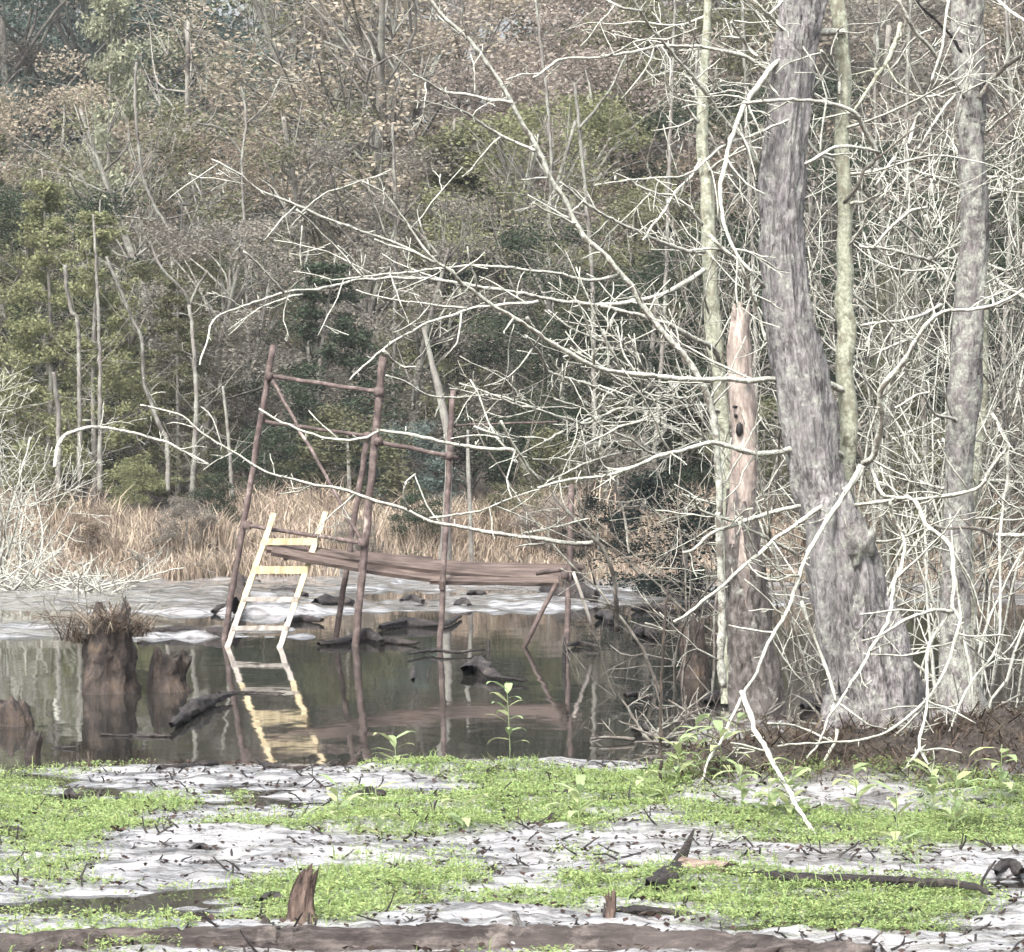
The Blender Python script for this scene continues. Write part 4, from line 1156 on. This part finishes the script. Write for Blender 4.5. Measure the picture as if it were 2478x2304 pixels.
def far_sapling(spec, d, w0, w1, label, tw=3.0, mat='trunk_far', tl=(.3, .9), extra=(), foliage=None):
    pts = TR(spec); b = W(pts[0][0], pts[0][1], d); b[2] = .3
    t = thing("bare_sapling", b, label, "sapling", "bare saplings along the far bank")
    bough(t, spec, d, d, w0, w1, mat=mat, twigs=tw, tl=tl, lvl=1, kids=2, name="trunk", lift=.3)
    for e in extra: bough(t, e, d, d - .3, w0 * .5, w1 * .7, mat=mat, twigs=tw * .6, tl=tl, lvl=1, kids=2)
    return t
far_sapling("H 600,1560 600,1420 600,1100 600,800 590,450 575,150 560,-100", 63, 11, 5, "straight pale sapling second from the left edge on the far bank")
far_sapling("H 1160,1600 1160,1500 1180,1100 1165,700 1140,440", 62, 12, 8, "pale forked sapling with side whorls left of the scaffold",
            extra=("H 1140,440 1100,360 960,200 900,60", "H 1140,440 1190,330 1250,240", "H 1180,1290 1300,1150 1240,1100"))
far_sapling("H 1010,1560 1000,1270 950,1150 870,900 850,650 790,520 700,300 640,150", 64, 11, 6, "grey sapling leaning left beside the forked sapling")
far_sapling("H 350,1560 350,1430 350,1100 320,850", 62.5, 13, 9, "thick short pale sapling near the left edge of the far bank", tw=2)
far_sapling("H 480,1500 470,620 430,480 400,350 390,200", 64, 11, 8, "pale dead stem reaching up behind the straight sapling")
far_sapling("H 1400,1600 1390,1480 1370,1200 1340,930", 61.5, 9, 6, "short bare sapling nearest the scaffold's left post")
far_sapling("V 760,950 765,700 768,420 762,240", 72, 10, 6, "tall thin pale trunk rising in the woods above the scaffold", tw=1.5)
far_sapling("V 350,1010 345,700 330,470 300,400 275,330 262,200 265,120", 74, 9, 6, "curved pale trunk high in the woods at left", tw=1.2)
far_sapling("V 490,1010 480,600 470,330 478,240 470,170", 73, 8, 5, "white forked bare tree in the upper left woods", tw=2, extra=("V 478,240 520,200 545,150", "V 470,300 430,250 380,240"))
far_sapling("V 1155,900 1150,560 1130,300 1115,160", 66, 12, 7, "grey bare trunk in the woods right of the dead pole", tw=2.5, extra=("V 1140,420 1060,400 1000,410", "V 1125,250 1180,180 1220,100"))
far_sapling("V 605,1010 600,700 595,640 590,560 600,480", 70, 10, 6, "broken pale trunk in the woods above the scaffold's left rail", tw=2)
far_sapling("V 1270,900 1290,600 1300,300 1310,0", 60, 10, 6, "thin grey trunk behind the crossing boughs right of centre", tw=2.5)
far_sapling("V 1080,900 1060,600 1070,300 1040,0", 75, 9, 6, "faint grey trunk in the woods at top centre", tw=2)
far_sapling("V 1800,1100 1790,700 1760,300 1770,-40", 46, 12, 8, "grey bare trunk standing behind the right-hand thicket", tw=3)
far_sapling("V 1960,1100 1950,700 1965,300 1950,-40", 44, 12, 8, "grey trunk at the far right edge behind the shrubs", tw=3)
far_sapling("V 1470,1000 1465,600 1450,250 1440,-40", 48, 9, 6, "thin bare trunk seen just left of the thick trunk's top", tw=3)
far_sapling("V 1720,1000 1725,600 1700,250 1710,-40", 52, 10, 6, "thin bare trunk right of the slim lichen trunk in the background", tw=3)

# white shrub at the left edge, arching dead branches and brush on the mud
bare_shrub(-40, 52, 3.4, 7, "white bare shrub reaching in from the left edge above the grass", None, 'twig', .8, kids=2.8, r=.026)
bare_shrub(60, 55, 2.2, 4, "low whitish bare shrub at the left edge of the far bank", None, 'twig', .8, kids=2.2, r=.02)
t = thing("arching_branch", W(150, 1400, 56), "long arching dead branch spanning the saplings on the left bank", "branch")
t.location.z = .2
bough(t, "H 330,1420 370,1250 480,1190 600,1180 800,1210 1000,1270 1140,1340 1250,1400", 56, 57, 9, 5, twigs=3, tl=(.2, .6), name="wood")
def brush(px, py, n, label, spread=1.2, L=(.6, 1.6), mat='twig_dull', flat=.35):
    d = GD(py); x = (px - CX) / F_PX * d
    t = thing("brush_pile", (x, d, 0), label, "brush pile")
    for k in range(n):
        mb = MB(); a = RNG.uniform(0, 6.28)
        twig(mb, (x + RNG.uniform(-spread, spread), d + RNG.uniform(-.5, .5), .02), (math.cos(a), math.sin(a) * .5, RNG.uniform(.1, 1) * flat + .1), RNG.uniform(*L), .017, 2, 3.2, .22, -.1)
        mb.build("branch", M[mat], t)
    return t
brush(95, 1440, 44, "heap of pale dead branches on the mud left of the tall stump", 1.1, mat='twig')
brush(330, 1400, 14, "small pile of grey brush behind the tall stump", 1.0)
brush(480, 1390, 10, "scattered grey sticks on the bank left of the ladder", .8)
brush(1900, 1780, 16, "dead twigs tangled between the snag and the thick trunk", .7, (.3, .9))
brush(2330, 1800, 22, "brown tangle of dead twigs on the right-hand mound", .8, (.3, .9))
brush(1700, 1800, 12, "loose dead twigs at the water's edge left of the mound", .6, (.3, .8))
brush(1480, 1420, 12, "dark twigs and debris on the mud right of the platform", 1.2, (.4, 1.0))

# ------------------------------------------------------------------ foliage
def leaf_cloud(mb, centers, radii, n_per, size, flatten=.75, rng=RNG):
    for c, r in zip(centers, radii):
        n = int(n_per)
        p = rng.normal(size=(n, 3)); p /= np.linalg.norm(p, axis=1)[:, None]
        p *= (rng.random(n) ** .45 * r)[:, None]; p[:, 2] *= flatten
        p += c
        u = rng.normal(size=(n, 3)); u[:, 2] *= .6; u /= np.linalg.norm(u, axis=1)[:, None]
        w = rng.normal(size=(n, 3)); w = np.cross(u, w); w /= np.linalg.norm(w, axis=1)[:, None]
        s = size * rng.uniform(.5, 1.2, n)[:, None]
        q = np.stack([p - u * s * .5, p + w * s * .28, p + u * s * .5, p - w * s * .28], 1).reshape(-1, 3)
        i = np.arange(n) * 4
        mb.add(q, np.stack([i, i + 1, i + 2, i + 3], -1), None, np.repeat(np.clip(rng.random(n) * .7 + rng.random() * .3, 0, 1), 4))

def variant(kind, seed):
    """returns (trunk mesh, crown mesh) of unit-height-10 m tree"""
    rng = np.random.default_rng(seed)
    tr, cr = MB(), MB()
    H = 10.0
    if kind == 'broad':
        P_ = spline([np.array((0, 0, -.4)), np.array((rng.normal() * .3, rng.normal() * .3, 4)), np.array((rng.normal() * .6, rng.normal() * .6, 8.5))], .5)
        tube(tr, P_, np.linspace(.16, .04, len(P_)), 8)
        cs, rs = [], []
        for k in range(62):
            z = rng.uniform(.12, 1.0) * H
            u = z / H
            rad = 2.7 * math.sin(min(1, (u + .05)) * math.pi * .86) ** .6
            a = rng.uniform(0, 6.28); q = rad * rng.random() ** .4
            c = np.array((math.cos(a) * q, math.sin(a) * q, z)); cs.append(c); rs.append(rng.uniform(.45, .95))
            if k % 2 == 0:
                b = P_[min(len(P_) - 1, int(u * rng.uniform(.72, .95) * len(P_)))]
                S_ = spline([b, (b + c) / 2 + rng.normal(size=3) * .2, c], .5); tube(tr, S_, np.linspace(.045, .012, len(S_)), 4)
        leaf_cloud(cr, cs, rs, 380, .10, .7, rng)
    elif kind == 'sparse':
        P_ = spline([np.array((0, 0, -.4)), np.array((rng.normal() * .4, rng.normal() * .3, 4)), np.array((rng.normal() * .8, rng.normal() * .6, 9.5))], .5)
        tube(tr, P_, np.linspace(.13, .03, len(P_)), 8)
        cs, rs = [], []
        for k in range(46):
            z = rng.uniform(.22, 1.0) * H; u = z / H
            a = rng.uniform(0, 6.28); q = 2.3 * math.sin(min(1, u + .1) * math.pi * .85) ** .7 * rng.random() ** .5
            c = np.array((math.cos(a) * q, math.sin(a) * q, z)); cs.append(c); rs.append(rng.uniform(.4, .8))
            b = P_[min(len(P_) - 1, int(u * rng.uniform(.7, .95) * len(P_)))]
            S_ = spline([b, (b + c) / 2 + rng.normal(size=3) * .25, c], .35); tube(tr, S_, np.linspace(.03, .008, len(S_)), 4)
            for _ in range(4):
                e = c + rng.normal(size=3) * .6
                tube(tr, np.array([(b + c) / 2, (c + e) / 2 + rng.normal(size=3) * .1, e]), [.014, .01, .006], 3, cap=False)
        leaf_cloud(cr, cs, rs, 170, .095, .8, rng)
    elif kind == 'pine':
        P_ = spline([np.array((0, 0, -.4)), np.array((rng.normal() * .15, 0, 5)), np.array((rng.normal() * .3, 0, 10))], .5)
        tube(tr, P_, np.linspace(.12, .02, len(P_)), 8)
        cs, rs = [], []
        z = 1.2
        while z < 9.9:
            R_ = (10.4 - z) * .26 + .25
            for k in range(6):
                a = rng.uniform(0, 6.28); l = R_ * rng.uniform(.6, 1.1)
                e = np.array((math.cos(a) * l, math.sin(a) * l, z + l * rng.uniform(-.05, .45)))
                b = np.array((0, 0, z))
                tube(tr, np.array([b, (b + e) / 2, e]), [.025, .018, .008], 3, cap=False)
                for f in (.55, .8, 1.0):
                    cs.append(b + (e - b) * f); rs.append(rng.uniform(.22, .42))
            z += rng.uniform(.4, .65)
        leaf_cloud(cr, cs, rs, 60, .13, .7, rng)
    elif kind == 'bush':
        tube(tr, np.array([(0, 0, -.4), (0.1, 0, 3), (.2, .1, 8)]), [.2, .15, .05], 6)
        cs, rs = [], []
        for k in range(44):
            a = rng.uniform(0, 6.28); z = rng.uniform(.03, 1) * H; u = z / H
            q = 4.2 * math.sqrt(max(0, 1 - (u * .92) ** 2)) * rng.random() ** .4
            cs.append(np.array((math.cos(a) * q, math.sin(a) * q, z))); rs.append(rng.uniform(.8, 1.7))
        leaf_cloud(cr, cs, rs, 230, .27, .7, rng)
    return tr.mesh(kind + "_trunk"), cr.mesh(kind + "_crown", smooth=False)

VAR = {k: [variant(k, 100 * i + s) for s in range(n)] for i, (k, n) in enumerate((('broad', 4), ('sparse', 4), ('pine', 3), ('bush', 3)))}
COLS = {'olive': (.19, .195, .12), 'yellow-green': (.27, .285, .16), 'dark green': (.075, .098, .068), 'tan': (.42, .37, .295),
        'pinkish brown': (.40, .35, .31), 'blue-green': (.165, .21, .19), 'pale green': (.42, .44, .32), 'rusty': (.30, .25, .195), 'grey-brown': (.29, .27, .235),
        'deep green': (.028, .038, .034)}
WORD = {'broad': 'broadleaf tree', 'sparse': 'thinly leaved tree', 'pine': 'young pine', 'bush': 'low bush'}

def far_tree(px, d, H, kind, col, label, group, wide=1.0, vi=None):
    x = (px - CX) / F_PX * d
    z = float(ground_h(np.array([x]), np.array([d]))[0])
    nm = {'broad': 'forest_tree', 'sparse': 'forest_tree', 'pine': 'pine_tree', 'bush': 'low_bush'}[kind]
    t = thing(nm, (x, d, z), label, 'bush' if kind == 'bush' else 'tree', group)
    s = H / 10.0
    t.rotation_euler = (0, 0, RNG.uniform(0, 6.28))
    ws = s * wide * RNG.uniform(.9, 1.15)
    t.scale = (ws, ws, s)
    tm, cm = VAR[kind][RNG.integers(len(VAR[kind])) if vi is None else vi]
    link("trunk", tm, M['trunk_far'], t)
    c = link("crown", cm, M['leaf'], t)
    f = RNG.uniform(.85, 1.15)
    c.color = (*[v * f for v in COLS[col]], 1)
    return t

PLACE = [(120, "at the left edge"), (330, "above the tall mossy stump"), (520, "left of the ladder"), (720, "above the ladder"), (900, "above the scaffold's top rail"),
         (1080, "above the platform's middle"), (1250, "right of the dead pole"), (1480, "above the platform's right end"), (1700, "left of the broken snag"),
         (1950, "behind the thick grey trunk"), (2200, "right of the thick grey trunk"), (2380, "behind the right-hand trunk"), (99999, "at the right edge")]
def place(px): return next(w for lim, w in PLACE if px < lim)
SEEN = {}
def auto(row, px, kind, col):
    lb = f"{col} {WORD[kind]} {row} {place(px)}"
    SEEN[lb] = SEEN.get(lb, 0) + 1
    return lb

def pick(px, d):
    """leaf colours the photo shows in that part of the woods; darkened at right to paint in shaded gaps"""
    v = px / 1.2464
    if d > 86:
        if v < 290: c = ['blue-green', 'blue-green', 'grey-brown', 'tan'] if d > 100 else ['grey-brown', 'tan', 'olive', 'grey-brown']
        elif v < 620: c = ['tan', 'pale green', 'grey-brown', 'olive', 'tan']
        elif v < 1350: c = ['pinkish brown', 'tan', 'pinkish brown', 'tan', 'grey-brown']
        else: c = ['grey-brown', 'tan', 'grey-brown', 'pinkish brown', 'olive']
    elif d > 74:
        if v < 330: c = ['olive', 'grey-brown', 'blue-green', 'olive', 'tan']
        elif v < 700: c = ['olive', 'tan', 'grey-brown', 'olive', 'rusty']
        elif v < 1350: c = ['tan', 'olive', 'rusty', 'grey-brown', 'pinkish brown', 'yellow-green']
        else: c = ['grey-brown', 'dark green', 'olive', 'dark green']  # dark greens here paint shade into the gaps of the thicket
    else:
        if v < 330: c = ['yellow-green', 'olive', 'blue-green', 'dark green']
        elif v < 1350: c = ['olive', 'dark green', 'olive', 'dark green', 'grey-brown']
        else: c = ['deep green', 'dark green', 'deep green', 'olive']  # near-black leaves at right stand in for shadow between the twigs
    return c[RNG.integers(len(c))]

for row, grp, d0, d1, n, h0, h1, kinds, jit in (
        ("in the front row", "front row of the far woods", 68, 72, 17, 4.2, 6.8, ['broad', 'bush', 'pine', 'broad', 'sparse'], .5),
        ("in the second row", "second row of the far woods", 76, 83, 17, 7.5, 10, ['broad', 'sparse', 'broad', 'pine'], .5),
        ("in the third row", "third row of the far woods", 88, 98, 18, 11, 14, ['broad', 'sparse', 'broad', 'sparse'], .5),
        ("in the back row", "back row of the far woods", 106, 122, 18, 13, 16.5, ['broad', 'broad', 'sparse'], .5)):
    for i in range(n):
        px = -330 + (i + .5 + RNG.uniform(-jit, jit)) * (3150 / n)
        d = RNG.uniform(d0, d1); H = RNG.uniform(h0, h1)
        if d < 76 and 1040 < px < 1220: continue          # the dark opening in the front row
        kind = kinds[RNG.integers(len(kinds))]
        if kind == 'bush': H *= .75
        if px < 380 and 86 < d < 100: H *= .76
        col = pick(px, d)
        for _ in range(12):
            if f"{col} {WORD[kind]} {row} {place(px)}" not in SEEN: break
            col = pick(px, d); kind = kinds[RNG.integers(len(kinds))]
        if kind == 'pine' and 'green' not in col and col != 'olive': kind = 'broad'
        far_tree(px, d, H, kind, col, auto(row, px, kind, col), grp, 1.25 if d < 100 else 1.15)
for k, (px, d, h) in enumerate(((20, 99, 15.5), (150, 101, 16), (260, 103, 16.5))):
    far_tree(px, d, h, 'broad', 'blue-green', ("hazy blue-green treetop in the upper left corner", "hazy blue-green treetop second from the upper left corner", "hazy blue-green treetop above the tall narrow pale green tree")[k], "hazy blue-green treetops", 1.2)
# single trees that stand out
far_tree(265, 86, 13.3, 'pine', 'pale green', "tall narrow pale green tree rising high in the upper left woods", None, .55, 0)
far_tree(110, 67, 6.9, 'pine', 'yellow-green', "bright yellow-green young pine at the left end of the far bank", None, .9, 1)
far_tree(235, 66, 6.2, 'pine', 'yellow-green', "yellow-green pine sapling behind the straight pale sapling", None, .9, 2)
far_tree(430, 66, 4.9, 'pine', 'olive', "small olive pine behind the pale forked sapling", None, 1.0, 0)
far_tree(1110, 73, 6.9, 'sparse', 'yellow-green', "light yellow-green tree above the dark opening in the woods", None, 1.0, 1)
far_tree(1660, 50, 1.8, 'bush', 'deep green', "rounded dark evergreen bush left of the snag's foot on the far mud", None, 1.5, 0)
far_tree(1135, 73, 5.3, 'broad', 'deep green', "near-black foliage added to paint the shaded opening behind the dead pole", None, .9, 1)  # dark leaf colour stands in for the shadow inside the gap
for k, (px, d, h) in enumerate(((1560, 67, 5.2), (1760, 69, 5.8), (1990, 67, 5.6), (2180, 69, 6.0), (2390, 67, 5.6), (2560, 68, 6.2))):  # dark trees put in as a backdrop that blackens the thicket's gaps
    far_tree(px, d, h, 'broad', 'dark green', ("added dark backdrop tree behind the bare twigs left of the crusted trunk", "added dark backdrop tree glimpsed between the snag and the thick trunk", "added dark backdrop tree behind the slim lichen trunk", "added dark backdrop tree in the gap between the thick and right-hand trunks", "added dark backdrop tree behind the right-hand trunk", "added dark backdrop tree behind the right edge shrubs")[k], "dark trees behind the thicket", 1.3)
far_tree(1240, 60, 1.1, 'bush', 'olive', "low olive shrub in the tan grass behind the platform", None, 1.4, 1)
far_tree(520, 61, 1.1, 'bush', 'dark green', "dark low shrub in the tan grass left of the ladder", None, .9, 2)
far_tree(2160, 34, 4.7, 'sparse', 'olive', "small tree with a few olive leaves in the right-hand thicket", None, .35, 2)
for k, (px, d, h, c) in enumerate(((60, 64, 1.5, 'olive'), (330, 64, 1.2, 'yellow-green'), (640, 66, 1.9, 'dark green'), (450, 58.5, 1.0, 'grey-brown'), (215, 58.5, .9, 'rusty'), (860, 58.2, .8, 'grey-brown'), (1010, 58.5, 1.1, 'dark green'), (1330, 58.5, 1.1, 'pinkish brown'), (1450, 58, 1.2, 'deep green'), (1780, 57.5, 1.3, 'rusty'), (2100, 57.5, 1.2, 'tan'), (850, 66, 2.3, 'olive'), (980, 67, 2.0, 'blue-green'), (1380, 65, 2.0, 'olive'), (1500, 64, 1.8, 'grey-brown'), (1850, 62, 2.4, 'olive'), (2050, 60, 2.6, 'grey-brown'), (2250, 58, 2.4, 'olive'), (2430, 60, 2.8, 'grey-brown'))):
    far_tree(px, d, h, 'bush', c, auto("behind the tan grass", px, 'bush', c), "undergrowth bushes along the far bank", 1.3)

# backmost woodland, one mass
mb = MB()
cs = []; rs = []
for _ in range(900):
    x = RNG.uniform(-36, 36); d = RNG.uniform(126, 140); z = float(ground_h(np.array([x]), np.array([d]))[0]) + RNG.uniform(0, 17)
    cs.append(np.array((x, d, z))); rs.append(RNG.uniform(1.2, 2.4))
leaf_cloud(mb, cs, rs, 60, .5, .8)
o = mb.build("distant_woodland", M['leaf'], None, False); o.color = (.10, .115, .075, 1)
tag(o, "hazy distant woodland closing the view behind all rows of trees", "woods", kind="stuff")

# ------------------------------------------------------------------ haze
hz = MB()
x0, x1, y0, y1, z0, z1 = -165, 165, -165, 335, -1.6, 34
hz.add([(x0, y0, z0), (x1, y0, z0), (x1, y1, z0), (x0, y1, z0), (x0, y0, z1), (x1, y0, z1), (x1, y1, z1), (x0, y1, z1)],
       [[0, 3, 2, 1], [4, 5, 6, 7], [0, 1, 5, 4], [1, 2, 6, 5], [2, 3, 7, 6], [3, 0, 4, 7]])
hm = bpy.data.materials.new("haze"); hm.use_nodes = True
nt = hm.node_tree; nt.nodes.remove(nt.nodes["Principled BSDF"])
pv = nt.nodes.new("ShaderNodeVolumePrincipled")
pv.inputs["Color"].default_value = (.84, .89, .96, 1)
pv.inputs["Density"].default_value = .00045
nt.links.new(pv.outputs[0], nt.nodes["Material Output"].inputs["Volume"])
tag(hz.build("haze", hm, None, False), kind="stuff")
